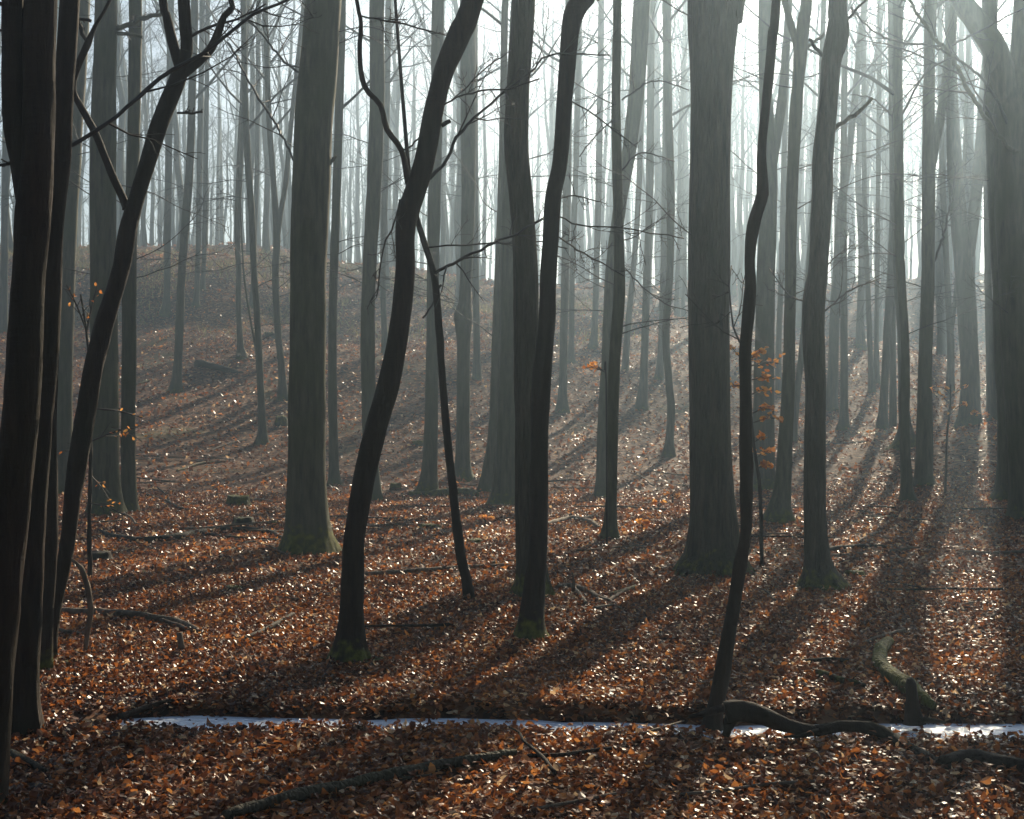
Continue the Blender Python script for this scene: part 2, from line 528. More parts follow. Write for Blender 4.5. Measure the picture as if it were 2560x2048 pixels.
# haze: the morning mist that fills the wood
HZ = np.array([(x, y, z) for x in (-335, 335) for y in (-75, 345) for z in (-4.0, 41.0)], float)
M_HAZE, _nt, _out = new_mat('mist')
_pv = nd(_nt, 'ShaderNodeVolumePrincipled')
_pv.inputs['Color'].default_value = (0.58, 0.78, 1.0, 1)
_pv.inputs['Density'].default_value = HAZE_DENSITY
_pv.inputs['Anisotropy'].default_value = 0.75
_pv.inputs['Density Attribute'].default_value = ''
_nt.links.new(_pv.outputs[0], _out.inputs['Volume'])
try:
    M_HAZE.cycles.homogeneous_volume = True
except Exception:
    pass
_hq = [(0, 1, 3, 2), (4, 6, 7, 5), (0, 4, 5, 1), (2, 3, 7, 6), (0, 2, 6, 4), (1, 5, 7, 3)]
haze = link('haze', mesh_from('haze', HZ, np.array(_hq), mat=M_HAZE, smooth=False))
tag(haze, kind='stuff')

# ------------------------------------------------------------------ traced trees
HERO_XY = []


def moss_of(V, base, top, amount):
    return np.clip(1 - (V[:, 2] - base) / max(top, 1e-3), 0, 1) ** 0.7 * amount


def tree(label, tr, Z=None, mat=None, H=None, limbs=(), branches=(), crown=None, name='beech_tree', cat='tree', knob=0.0, moss=0.5,
         lobes=None, rough=0.05, group=None, twigs=True, crown_from=None):
    """tr = traced trunk [(x, y, width)] from the ground up"""
    mat = mat or M_BEECH
    seed = len(HERO_XY) + 3
    rng = np.random.default_rng(seed * 13)
    if Z is None:
        p = hit(tr[0][0], tr[0][1])
        Z = p[1] if p is not None else 85.0
    g = terrain(*unproj(tr[0][0], tr[0][1], Z)[:2])
    base = unproj(tr[0][0], tr[0][1], Z); base[2] = g
    HERO_XY.append((base[0], base[1]))
    ph = rng.uniform(0, 6.28)
    def p3(x, y, w, dz=0.0):
        hgt = max(0.0, (tr[0][1] - y) * S / F_PX * Z)
        d = Z + dz + 0.02 * hgt * math.sin(ph + hgt * 0.35)
        return np.concatenate([unproj(x, y, d), [0.5 * w * S / F_PX * d]])
    P = np.array([p3(*t) for t in tr])
    D = 2 * np.median(P[:, 3])
    foot = P[0].copy(); foot[2] = g - 0.12 - 0.25 * P[0, 3]; foot[3] *= 1.08
    if P[0, 2] > g + 0.05 or P[0, 2] < g - 0.05:
        P[0, 2] = g
    P = np.vstack([foot, P])
    if H is None:
        H = float(np.clip(9 + 45 * D, 10, 25)) * rng.uniform(0.93, 1.07)
    # grow on above the picture's edge
    d0 = norm(P[-1, :3] - P[-2, :3]); r = P[-1, 3]; cur = P[-1, :3].copy()
    ext = []
    left = H - (cur[2] - g); nst = max(3, int(left / 1.3))
    for i in range(nst):
        d0 = norm(d0 * 0.72 + np.array([0, 0, 0.28]) + rng.normal(0, 0.05, 3))
        cur = cur + d0 * max(left, 2.5) / nst
        ext.append(np.concatenate([cur, [max(r * (1 - 0.82 * (i + 1) / nst), 0.012)]]))
    full = np.vstack([P, ext])
    span = np.linalg.norm(np.diff(full[:, :3], axis=0), axis=1)
    step = np.clip(D * 0.3, 0.035, 0.3)
    n = [max(1, int(sp / (step if i < len(P) - 1 else 0.5))) for i, sp in enumerate(span)]
    Q = catmull(full, n); Q[:, 3] = np.maximum(Q[:, 3], 0.008)
    sides = 28 if Z < 16 else (18 if Z < 30 else 12)
    o = thing(name, label, cat, base, group)
    off = base
    lob = 2.3 * (lobes if lobes is not None else 0.45)
    V, q, t = tube(Q[:, :3] - off, Q[:, 3], sides, seed, rough, lob, 0.08 + 0.30 * D, ref=np.array([1.0, 0, 0]), knob=knob)
    m = moss_of(V, 0.0, 0.18 + 0.7 * D, 0.85 * moss)
    link('trunk', mesh_from('trunk', V, q, t, mat, attrs={'moss': m}), o)
    for lb in limbs:           # heavy forks, going on upwards beyond the picture
        L = np.array([p3(*v) for v in lb])
        d0 = norm(L[-1, :3] - L[-2, :3]); cur = L[-1, :3].copy(); r = L[-1, 3]; e = []
        lh = max(1.5, (H - (cur[2] - g)) * 0.55)
        for i in range(5):
            d0 = norm(d0 * 0.8 + np.array([0, 0, 0.22]) + rng.normal(0, 0.06, 3)); cur = cur + d0 * lh / 5
            e.append(np.concatenate([cur, [max(r * (1 - 0.85 * (i + 1) / 5), 0.008)]]))
        F = np.vstack([L, e]) if lb[-1][1] < 60 else L
        sp = np.linalg.norm(np.diff(F[:, :3], axis=0), axis=1)
        QQ = catmull(F, [max(2, int(s_ / max(0.05, 0.8 * F[0, 3]))) for s_ in sp]); QQ[:, 3] = np.maximum(QQ[:, 3], 0.004)
        V, q, t = tube(QQ[:, :3] - off, QQ[:, 3], 12 if Z < 16 else 9, seed + 5, rough * 1.3, knob=knob)
        link('limb', mesh_from('limb', V, q, t, mat), o)
        if lb[-1][1] < 60:
            sl = np.linalg.norm(np.diff(QQ[:, :3], axis=0), axis=1).sum()
            gp = crown_groups(rng, QQ[:, :3] - off, QQ[:, 3], sl * 0.55, (5, 4, 4), 1.2 + 0.08 * H, 0.004)
            V, q = batch_tubes(gp); tag(link('twigs', mesh_from('twigs', V, q, mat=M_TWIG), o), kind='stuff')
    for br in branches:        # thin traced boughs with side twigs
        dz = 0.0
        if isinstance(br, dict): dz = br.get('dz', 0.0); tw = br.get('tw', 5); br = br['p']
        else: tw = 5
        B_ = np.array([p3(v[0], v[1], v[2], dz * i / (len(br) - 1)) for i, v in enumerate(br)])
        sp = np.linalg.norm(np.diff(B_[:, :3], axis=0), axis=1)
        QQ = catmull(B_, [max(3, int(s_ / 0.08)) for s_ in sp]); QQ[:, 3] = np.maximum(QQ[:, 3], 0.0025)
        QQ[1:-1, :3] += rng.normal(0, 0.0035 * Z / 10, QQ[1:-1, :3].shape)
        V, q, t = tube(QQ[:, :3] - off, QQ[:, 3], 7, seed + 9, 0.12)
        b = link('branch', mesh_from('branch', V, q, t, M_TWIG if br[0][2] < 9 else mat), o)
        if tw:
            k = np.linspace(0, len(QQ) - 1, 9).astype(int)
            PP = (QQ[k, :3] - off)[None]; RR = QQ[k, 3][None]
            C1 = children(rng, PP, RR, tw + 3, 48, 0.30, 0.55, 5, 0.16, 0.03, 0.2, rmin=0.0036)
            C2 = children(rng, *C1, 5, 45, 0.5, 0.6, 4, 0.2, 0.02, rmin=0.0026)
            V, q = batch_tubes([(*C1, 4), (*C2, 3)])
            tag(link('twigs', mesh_from('twigs', V, q, mat=M_TWIG), b), kind='stuff')
    if 14 < Z < 46 and twigs:      # thin side boughs low on the trunk
        for kk in range(5 if Z < 30 else 4):
            hh = rng.uniform(0.16, 0.42) * H
            k = int(np.argmin(np.abs(Q[:, 2] - g - hh))); sgn = 1 if rng.random() < 0.5 else -1
            dd = np.array([[sgn * rng.uniform(0.6, 1.0), rng.uniform(-0.6, 0.6), rng.uniform(0.0, 0.5)]])
            ln = np.array([rng.uniform(1.1, 2.6)])
            PP = paths(rng, (Q[k:k + 1, :3] - off), dd, ln, 9, 0.13, -0.015); r1 = 0.00042 * Z ** 0.9 + 0.004
            RR = np.linspace(r1, r1 * 0.4, 9)[None]
            QQ = catmull(np.column_stack([PP[0], RR[0]]), [2] * 8)
            V, q, t = tube(QQ[:, :3], QQ[:, 3], 5, seed, 0.1)
            b = link('branch', mesh_from('branch', V, q, t, M_TWIG), o)
            C1 = children(rng, PP, RR, 8, 46, 0.36, 0.6, 5, 0.14, 0.0, 0.15, flat=0.5, rmin=0.0002 * Z)
            C2 = children(rng, *C1, 4, 42, 0.5, 0.7, 4, 0.16, 0.0, flat=0.4, rmin=0.00015 * Z)
            V, q = batch_tubes([(*C1, 3), (*C2, 3)])
            tag(link('twigs', mesh_from('twigs', V, q, mat=M_TWIG), b), kind='stuff')
    if twigs:
        s = np.concatenate([[0], np.cumsum(np.linalg.norm(np.diff(Q[:, :3], axis=0), axis=1))])
        ctop = CAM_H + 1024 / F_PX * Z - g + 0.4            # height of the picture's top edge here
        s0 = max(H * 0.42, min(ctop, H * 0.8)) if Z < 24 else H * 0.45
        if crown_from: s0 = crown_from
        s0 = min(s0, s[-1] * 0.85)
        gp = crown_groups(rng, Q[:, :3] - off, Q[:, 3], s0, crown or ((10, 5, 4, 2) if Z > 45 else (8, 4, 4)), 1.5 + 0.13 * H, 0.004, thick=0.011)
        V, q = batch_tubes(gp)
        link('crown', mesh_from('crown', V, q, mat=M_TWIG), o)
    return o


# --- the dark cluster at the left edge
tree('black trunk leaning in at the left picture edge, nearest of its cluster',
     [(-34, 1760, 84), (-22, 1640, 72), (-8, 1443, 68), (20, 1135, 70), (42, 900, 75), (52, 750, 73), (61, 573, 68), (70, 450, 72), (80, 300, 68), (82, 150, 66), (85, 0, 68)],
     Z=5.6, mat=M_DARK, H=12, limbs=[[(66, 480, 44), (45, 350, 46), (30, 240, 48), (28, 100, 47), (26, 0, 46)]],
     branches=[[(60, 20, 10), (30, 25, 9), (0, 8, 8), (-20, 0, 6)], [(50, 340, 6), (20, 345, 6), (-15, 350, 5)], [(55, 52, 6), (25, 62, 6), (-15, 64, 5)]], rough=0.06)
tree('dark reddish stem with spreading root, behind the leftmost black trunk',
     [(48, 1548, 76), (52, 1443, 60), (61, 1306, 52), (72, 1135, 44), (88, 900, 42), (102, 743, 40), (110, 573, 38), (114, 478, 38), (128, 340, 40), (135, 200, 38), (147, 0, 42)],
     mat=M_DARK, H=12, lobes=0.8, moss=0.15,
     branches=[{'p': [(120, 318, 8), (191, 284, 9), (270, 225, 9), (335, 167, 9), (451, 96, 8), (533, 31, 7), (608, 0, 6), (680, -40, 5)], 'dz': 1.0, 'tw': 4}])
tree('slim olive stem with moss cushion at its foot, in the left cluster',
     [(92, 1418, 34), (97, 1300, 30), (105, 1135, 34), (106, 1000, 29), (106, 900, 26), (112, 740, 24), (118, 600, 24), (122, 400, 24), (132, 200, 22), (140, 0, 20)],
     mat=M_DARK, H=11, moss=0.9)
tree('leaning dark tree with high fork and crooked left limb, rightmost of the left cluster',
     [(100, 1395, 40), (112, 1280, 34), (140, 1154, 31), (156, 1017, 37), (174, 914, 41), (193, 795, 39), (216, 692, 39), (253, 573, 36), (270, 480, 37), (290, 410, 32), (321, 308, 34), (345, 239, 37), (373, 171, 36),
      (390, 120, 27), (393, 85, 25), (387, 0, 25)], mat=M_DARK, H=11, moss=0.5, rough=0.08,
     limbs=[[(268, 440, 22), (263, 427, 18), (232, 359, 16), (205, 290, 16), (178, 239, 15), (154, 191, 13), (161, 147, 14), (185, 92, 14), (200, 55, 8), (232, 0, 7)],
            [(386, 150, 24), (379, 137, 24), (362, 85, 22), (350, 30, 19), (343, 0, 18)],
            [(380, 160, 20), (400, 145, 21), (444, 103, 19), (462, 60, 17), (472, 34, 15), (490, 15, 12), (484, -10, 11)]],
     branches=[[(373, 238, 5), (400, 238, 5), (427, 236, 4)], [(186, 92, 8), (170, 62, 9), (168, 40, 7), (192, 45, 7)],
               [(398, 80, 7), (440, 58, 6), (500, 40, 5), (560, 8, 4)]])
# --- left background and middle
tree('thick grey-green beech standing behind the leaning forked tree at left',
     [(222, 1086, 84), (222, 1040, 64), (221, 980, 58), (220, 800, 57), (218, 573, 55), (217, 340, 54), (220, 150, 49), (223, 0, 46)], moss=0.6,
     branches=[{'p': [(245, 60, 12), (275, 52, 10), (300, 38, 9), (345, 30, 8)], 'tw': 6}, {'p': [(246, 70, 9), (265, 72, 8), (300, 78, 6)], 'tw': 4}])
tree('slimmer beech touching the thick left beech on its right side',
     [(268, 1080, 48), (270, 1030, 34), (270, 900, 30), (272, 700, 30), (273, 573, 29), (280, 340, 26), (284, 150, 27), (285, 0, 27)], moss=0.6)
tree('twin-looking grey trunk half hidden behind the left dark cluster',
     [(128, 1042, 48), (133, 960, 38), (135, 800, 36), (140, 573, 36), (146, 400, 40), (156, 200, 44), (168, 0, 44)])
tree('pale far trunk at the very left edge on the hillside', [(6, 700, 24), (8, 640, 17), (10, 480, 15), (13, 300, 15), (16, 0, 15)])
HILL = 'slender beeches on the left hillside'
tree('slim beech high on the left hillside, leftmost below the crest', [(348, 665, 24), (351, 630, 16), (352, 573, 14), (355, 342, 15), (360, 0, 14)], group=HILL)
tree('slim beech on the left hillside beside the fallen log', [(370, 825, 32), (373, 785, 20), (378, 690, 18), (383, 573, 17), (392, 450, 18), (400, 342, 17), (405, 171, 17), (410, 0, 16)], group=HILL)
tree('thin beech just under the hill crest, front one of a close pair', [(412, 646, 19), (414, 620, 12), (418, 500, 11), (420, 342, 12), (425, 100, 12), (427, 0, 11)], group=HILL)
tree('thin beech just under the hill crest, rear one of a close pair', [(425, 611, 16), (428, 580, 10), (431, 500, 10), (434, 300, 10), (438, 0, 10)], group=HILL)
tree('slender beech bending to the left above the fallen hillside log', [(509, 755, 26), (506, 720, 14), (502, 640, 12), (503, 573, 12), (500, 480, 13), (505, 342, 14), (512, 200, 14), (520, 0, 14)], group=HILL)
tree('slender beech lowest on the left hillside, left of the mossy stump', [(552, 936, 30), (552, 890, 17), (546, 760, 15), (540, 640, 14), (535, 573, 14), (530, 450, 14), (522, 342, 14), (516, 200, 13), (512, 0, 12)], group=HILL)
tree('slender V-forked beech on the hillside just left of the thick smooth beech', [(596, 841, 26), (594, 790, 16), (584, 680, 15), (580, 573, 15), (583, 500, 16), (578, 410, 13), (566, 240, 12), (558, 0, 11)],
     limbs=[[(584, 500, 12), (592, 440, 11), (602, 380, 11), (616, 230, 10), (640, 0, 9)]], group=HILL)
tree('thin far trunk on the hill between two slender beeches', [(531, 648, 15), (533, 600, 10), (536, 500, 10), (541, 342, 10), (545, 0, 10)], group=HILL)
tree('very thin bare sapling slanting in front of the lowest hillside beech', [(549, 850, 6), (543, 764, 5), (525, 660, 4.5), (513, 573, 4), (508, 480, 3.5), (506, 420, 3)], name='bare_sapling', H=7, lobes=0.1, crown=(6, 4, 3))
tree('thick smooth beech with mossy spreading foot left of centre',
     [(650, 1168, 112), (648, 1130, 94), (646, 1060, 86), (646, 1000, 82), (647, 800, 77), (649, 573, 75), (655, 400, 80), (661, 250, 82), (670, 150, 80), (681, 0, 76)], moss=1.0, H=24, rough=0.035, lobes=0.7,
     branches=[{'p': [(694, 345, 9), (703, 333, 8), (708, 330, 5)], 'tw': 0}, {'p': [(640, 160, 5), (600, 130, 5), (540, 60, 4), (500, 20, 3)], 'dz': 1.5}, {'p': [(625, 350, 5), (585, 270, 5), (540, 200, 5), (480, 90, 4)], 'dz': 2.0}])
tree('slim trunk directly behind the right side of the thick smooth beech', [(704, 1022, 34), (703, 980, 22), (700, 800, 19), (701, 640, 18), (706, 480, 18), (715, 200, 18), (720, 0, 17)])
# --- the big dark S-tree and its neighbours
tree('black S-curved tree with long thin boughs, left of centre',
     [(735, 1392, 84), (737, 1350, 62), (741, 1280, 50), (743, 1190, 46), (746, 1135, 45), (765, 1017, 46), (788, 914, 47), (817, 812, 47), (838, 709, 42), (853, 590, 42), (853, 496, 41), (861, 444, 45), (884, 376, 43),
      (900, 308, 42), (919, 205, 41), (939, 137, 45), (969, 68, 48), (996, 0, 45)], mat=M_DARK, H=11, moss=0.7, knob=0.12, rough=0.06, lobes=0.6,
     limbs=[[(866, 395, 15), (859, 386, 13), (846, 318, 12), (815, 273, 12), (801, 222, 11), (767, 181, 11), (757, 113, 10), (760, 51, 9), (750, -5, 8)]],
     branches=[{'p': [(846, 318, 4), (868, 306, 4), (887, 284, 4)], 'tw': 0}, {'p': [(762, 34, 4), (800, 42, 4), (853, 51, 4), (941, 75, 3)], 'dz': 0.3},
               {'p': [(905, 376, 8), (941, 335, 7), (962, 290, 7), (999, 249, 6), (1068, 188, 5), (1126, 143, 4), (1157, 116, 4), (1283, 116, 3)], 'dz': 0.8, 'tw': 7},
               {'p': [(930, 224, 4), (962, 205, 4), (1013, 191, 4), (1068, 186, 4), (1136, 166, 3)], 'dz': -0.5},
               {'p': [(950, 212, 3), (985, 180, 3), (1023, 143, 3), (1075, 106, 2.5)], 'dz': 0.5}, {'p': [(930, 265, 10), (948, 255, 9)], 'tw': 0},
               {'p': [(842, 420, 4), (832, 468, 4), (805, 526, 3.5), (798, 590, 3), (793, 624, 3)], 'tw': 3, 'dz': -0.3}])
tree('thin dark curving sapling between the S-curved tree and the central pair',
     [(988, 1264, 26), (982, 1220, 22), (969, 1162, 21), (952, 1017, 18), (941, 914, 17), (934, 829, 16), (929, 761, 15), (921, 641, 15), (912, 573, 14), (894, 513, 13), (878, 461, 12), (866, 400, 11), (858, 330, 9)],
     mat=M_DARK, H=8, name='dark_sapling', moss=0.3, lobes=0.25, knob=0.2,
     branches=[{'p': [(914, 576, 7), (940, 561, 7), (962, 550, 7), (1010, 526, 6), (1054, 506, 6), (1092, 489, 5), (1143, 460, 4)], 'dz': -0.8, 'tw': 6},
               {'p': [(898, 521, 3.5), (960, 516, 3.5), (1023, 513, 3.5), (1140, 511, 3), (1194, 523, 3)], 'dz': 0.6}, {'p': [(920, 620, 4), (908, 645, 4), (890, 670, 4)], 'tw': 0},
               {'p': [(918, 610, 7), (930, 600, 5)], 'tw': 0}])
tree('olive-brown beech behind the dark one of the crossing central pair',
     [(1122, 1258, 96), (1121, 1225, 74), (1116, 1130, 63), (1112, 900, 56), (1109, 700, 54), (1107, 573, 52), (1100, 444, 50), (1090, 342, 52), (1087, 273, 49), (1093, 137, 49), (1102, 0, 48)], moss=0.8, H=16, lobes=0.7,
     mat=M_OAK)
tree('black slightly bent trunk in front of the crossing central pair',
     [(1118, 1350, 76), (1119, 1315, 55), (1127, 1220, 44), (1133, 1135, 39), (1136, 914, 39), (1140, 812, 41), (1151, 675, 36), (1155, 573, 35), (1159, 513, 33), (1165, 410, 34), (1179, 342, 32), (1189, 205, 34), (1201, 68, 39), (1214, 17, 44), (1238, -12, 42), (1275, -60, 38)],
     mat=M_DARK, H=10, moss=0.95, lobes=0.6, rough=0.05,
     branches=[{'p': [(1172, 496, 3.5), (1200, 515, 3.5), (1229, 533, 3.5), (1314, 581, 2.5)], 'dz': 0.5, 'tw': 7}, {'p': [(1172, 455, 3.5), (1222, 475, 3.5), (1297, 479, 3), (1370, 490, 3), (1440, 502, 2.5)], 'dz': 0.8, 'tw': 7},
               {'p': [(1198, 210, 3), (1250, 240, 3), (1300, 280, 3), (1340, 310, 2)], 'dz': 0.6, 'tw': 6}, {'p': [(1170, 420, 3), (1210, 412, 3), (1260, 425, 2.5)], 'dz': 0.4}])
tree('greenish beech immediately left of and behind the crossing central pair', [(1060, 1066, 72), (1062, 1035, 56), (1068, 940, 48), (1072, 820, 45), (1075, 700, 44), (1076, 573, 44), (1078, 400, 42), (1086, 200, 40), (1095, 0, 38)], moss=0.7)
tree('grey beech with a swollen burl halfway up, left of centre', [(975, 1014, 54), (974, 980, 35), (975, 880, 29), (976, 740, 29), (976, 690, 36), (976, 662, 40), (978, 640, 28), (981, 573, 25), (986, 400, 30), (986, 200, 33), (985, 0, 34)], moss=0.8)
tree('grey-green beech with mossy foot behind the thin dark sapling', [(900, 1042, 54), (903, 1005, 36), (907, 914, 29), (911, 700, 27), (912, 573, 26), (915, 400, 26), (920, 200, 26), (922, 0, 26)], moss=0.9)
tree('grey beech rising behind the black S-curved tree', [(784, 1056, 48), (781, 980, 32), (776, 840, 30), (774, 700, 30), (777, 573, 29), (785, 444, 31), (790, 342, 32), (794, 205, 31), (794, 0, 31)], moss=0.6)
tree('slim slanting trunk close left of the greenish central beech', [(1022, 1037, 38), (1028, 990, 26), (1038, 910, 21), (1042, 800, 19), (1047, 640, 17), (1052, 520, 16), (1058, 300, 15), (1064, 0, 14)], moss=0.4)
tree('small trunk far behind the S-curved tree', [(812, 745, 18), (809, 690, 13), (806, 573, 12), (812, 342, 13), (818, 0, 13)])
tree('pale trunk behind the burled beech', [(1004, 800, 20), (1004, 730, 15), (1001, 573, 15), (999, 400, 16), (998, 0, 15)])
# --- centre right
MID = 'slim trunks in the middle distance'
tree('slim trunk right of the central pair, largest of the middle distance', [(1184, 868, 32), (1185, 820, 19), (1187, 700, 17), (1190, 573, 17), (1195, 300, 18), (1199, 0, 17)], group=MID)
tree('slim hazy trunk uphill, just right of the central pair', [(1201, 764, 20), (1203, 720, 13), (1205, 573, 12), (1214, 300, 12), (1220, 0, 12)], group=MID)
tree('slim hazy trunk uphill, left of the dark upright tree', [(1248, 733, 22), (1252, 690, 14), (1256, 573, 13), (1262, 300, 14), (1266, 0, 13)], group=MID)
tree('dark slender upright tree right of centre', [(1284, 1134, 46), (1285, 1100, 29), (1288, 1017, 23), (1290, 900, 24), (1294, 760, 25), (1304, 620, 25), (1303, 513, 21), (1299, 342, 21), (1297, 205, 19), (1300, 0, 18)], H=15, moss=0.5,
     branches=[{'p': [(1310, 210, 4), (1340, 190, 3.5), (1380, 170, 3), (1450, 190, 2.5)], 'dz': 1.0, 'tw': 7}, {'p': [(1308, 360, 4), (1330, 335, 4), (1360, 322, 3.5), (1420, 340, 2.5)], 'dz': 0.7, 'tw': 7},
               {'p': [(1294, 250, 3), (1260, 280, 3), (1220, 330, 2.5)], 'dz': -1.0, 'tw': 6}, {'p': [(1312, 560, 3), (1350, 600, 3), (1400, 640, 2.5), (1450, 655, 2)], 'dz': -0.8, 'tw': 7}])
tree('pale beech curving up right behind the dark slender upright tree', [(1272, 1047, 50), (1269, 1010, 30), (1270, 900, 25), (1278, 750, 23), (1287, 573, 25), (1306, 430, 27), (1327, 300, 30), (1341, 180, 33), (1351, 0, 36)], moss=0.5)
tree('slim leaning trunk just right of the dark upright tree', [(1316, 780, 16), (1322, 690, 13), (1333, 573, 12), (1345, 400, 12), (1356, 0, 12)], group=MID)
tree('slim straight trunk midway between dark upright tree and kinked trunk', [(1350, 862, 28), (1355, 800, 18), (1359, 680, 16), (1362, 573, 15), (1368, 400, 16), (1372, 0, 15)], group=MID)
tree('slim trunk uphill beside the kinked one', [(1388, 798, 22), (1391, 740, 13), (1396, 573, 12), (1400, 300, 12), (1404, 0, 12)], group=MID)
tree('slim trunk with a kink near its foot, left of the giant trunk', [(1408, 962, 32), (1410, 925, 19), (1413, 860, 17), (1408, 800, 16), (1402, 700, 16), (1410, 573, 16), (1412, 400, 17), (1406, 200, 18), (1404, 0, 18)], moss=0.5)
tree('giant furrowed trunk with broad root flare right of centre',
     [(1503, 1206, 152), (1502, 1165, 114), (1502, 1100, 100), (1498, 1000, 91), (1494, 800, 86), (1493, 573, 86), (1496, 300, 85), (1498, 150, 91), (1502, 0, 110)], mat=M_OAK, H=20, moss=0.55, lobes=0.75, rough=0.03,
     limbs=[[(1528, 40, 70), (1545, -30, 60), (1580, -120, 52)]])
tree('thin black wavy tree rooted at the stream, in front of the giant trunk',
     [(1497, 1550, 48), (1502, 1510, 40), (1510, 1470, 35), (1534, 1340, 29), (1557, 1204, 26), (1570, 1120, 24), (1571, 1017, 28), (1570, 880, 26), (1570, 743, 24), (1577, 660, 24), (1581, 600, 23), (1578, 547, 22), (1586, 478, 26), (1602, 420, 25),
      (1606, 393, 24), (1604, 308, 19), (1618, 171, 20), (1627, 68, 21), (1635, 0, 19)], mat=M_DARK, H=9, lobes=0.25, knob=0.25, moss=0.1, rough=0.06,
     branches=[{'p': [(1573, 745, 5), (1545, 690, 4), (1536, 610, 4), (1540, 560, 3)], 'dz': 1.0, 'tw': 3}, {'p': [(1603, 400, 9), (1616, 397, 8)], 'tw': 0}])
tree('broad grey beech behind the withered orange sapling', [(1608, 1032, 60), (1608, 1000, 50), (1608, 900, 46), (1609, 780, 42), (1613, 573, 38), (1618, 440, 36), (1620, 350, 32), (1612, 200, 28), (1610, 100, 27), (1612, 0, 28)], moss=0.7,
     limbs=[[(1622, 360, 24), (1635, 290, 22), (1648, 200, 20), (1655, 100, 16), (1662, 0, 14)]])
tree('tall forked beech with flared mossy foot, right of the giant trunk', [(1640, 1100, 74), (1642, 1070, 50), (1648, 1020, 36), (1655, 900, 30), (1661, 780, 26), (1664, 573, 24), (1668, 400, 24), (1674, 260, 28), (1681, 170, 25), (1685, 110, 29), (1692, 40, 27), (1698, 0, 24)], knob=0.15, moss=0.8, H=18,
     limbs=[[(1681, 110, 18), (1676, 85, 16), (1664, 50, 15), (1650, -5, 14)]], branches=[{'p': [(1693, 105, 10), (1712, 90, 8), (1735, 72, 6)], 'tw': 6}])
tree('knobbly trunk with bare crooked stub branch, right of the forked beech',
     [(1726, 1241, 112), (1723, 1205, 70), (1719, 1150, 51), (1715, 1017, 46), (1717, 846, 44), (1715, 760, 46), (1713, 641, 46), (1722, 573, 41), (1726, 500, 41), (1731, 420, 43), (1733, 325, 43), (1745, 205, 39), (1751, 130, 42), (1763, 75, 48), (1765, 40, 40), (1764, 0, 38)],
     mat=M_OAK, H=15, knob=0.12, moss=0.8, lobes=0.8,
     branches=[{'p': [(1750, 275, 10), (1775, 258, 9), (1797, 244, 9), (1815, 230, 8), (1836, 207, 7)], 'tw': 0}, {'p': [(1735, 120, 8), (1718, 100, 8), (1703, 82, 7)], 'tw': 0}, {'p': [(1780, 45, 7), (1800, 22, 6), (1830, -5, 5)], 'tw': 4},
               {'p': [(1735, 656, 4.5), (1760, 635, 4), (1791, 610, 3.5), (1855, 586, 2.5)], 'dz': 1.0, 'tw': 6}, {'p': [(1695, 636, 4), (1675, 628, 3.5), (1654, 614, 3), (1620, 565, 2)], 'dz': 0.8, 'tw': 5},
               {'p': [(1742, 560, 3), (1768, 535, 3), (1800, 515, 2)], 'dz': 0.8, 'tw': 5}])
VAL = 'hazy trunks in the bright valley'
tree('hazy straight trunk in the valley, first right of the knobbly trunk', [(1775, 905, 30), (1777, 860, 18), (1777, 700, 16), (1776, 573, 15), (1776, 342, 14), (1780, 0, 12)], group=VAL)
tree('hazy trunk leaning right, half behind the knobbly trunk', [(1750, 864, 28), (1754, 780, 23), (1758, 650, 21), (1763, 573, 20), (1770, 450, 18), (1790, 300, 15), (1810, 100, 13), (1820, 0, 12)], group=VAL)
tree('thin hazy trunk in the valley, left one of a close pair', [(1836, 827, 18), (1833, 760, 12), (1826, 573, 11), (1820, 400, 10), (1818, 0, 10)], group=VAL)
tree('thin hazy trunk in the valley, right one of a close pair', [(1846, 808, 15), (1845, 700, 10), (1847, 573, 10), (1850, 300, 10), (1852, 0, 10)], group=VAL)
tree('hazy trunk in the valley leaning right towards the dark slender tree', [(1857, 905, 28), (1861, 840, 18), (1868, 700, 16), (1876, 573, 17), (1881, 450, 16), (1890, 200, 15), (1895, 0, 14)], group=VAL)
tree('hazy upright trunk behind the leaning valley trunk', [(1880, 900, 18), (1880, 700, 12), (1880, 573, 12), (1878, 300, 12), (1876, 0, 12)], group=VAL)
tree('mossy-rooted trunk close behind the dark slender tree at right', [(1908, 942, 58), (1906, 900, 30), (1902, 840, 22), (1897, 700, 17), (1888, 573, 15), (1880, 300, 15), (1876, 0, 14)], moss=1.0, lobes=1.0)
tree('dark slender tree standing in the long shadow streaks at right', [(1910, 1056, 38), (1909, 1020, 25), (1905, 900, 21), (1906, 760, 19), (1902, 660, 18), (1896, 573, 19), (1893, 478, 21), (1892, 342, 20), (1890, 171, 20), (1889, 0, 19)], H=14, moss=0.3,
     branches=[{'p': [(1888, 258, 4), (1860, 225, 4), (1830, 205, 3), (1790, 200, 2)], 'dz': 1.0}])
tree('grey beech with side knob and steep right fork at right', [(1946, 1022, 54), (1945, 1000, 40), (1947, 900, 33), (1947, 800, 29), (1950, 700, 28), (1954, 573, 27), (1955, 400, 28), (1955, 250, 25), (1957, 120, 23), (1960, 0, 25)], moss=0.5, knob=0.15,
     limbs=[[(1958, 370, 18), (1968, 310, 20), (1985, 220, 19), (1996, 130, 19), (2010, 0, 18)]], branches=[{'p': [(1964, 560, 5), (1985, 500, 5), (2000, 430, 4), (2015, 340, 3)], 'dz': 1.0}])
tree('slanting thin hazy trunk between forked beech and knobbly trunk', [(1668, 930, 20), (1676, 850, 15), (1688, 740, 13), (1696, 640, 12), (1706, 520, 12), (1722, 300, 11), (1735, 0, 11)], group=VAL)
tree('faint trunk behind the tall forked beech', [(1640, 830, 17), (1639, 740, 13), (1645, 573, 12), (1652, 300, 12), (1660, 0, 12)], group=VAL)
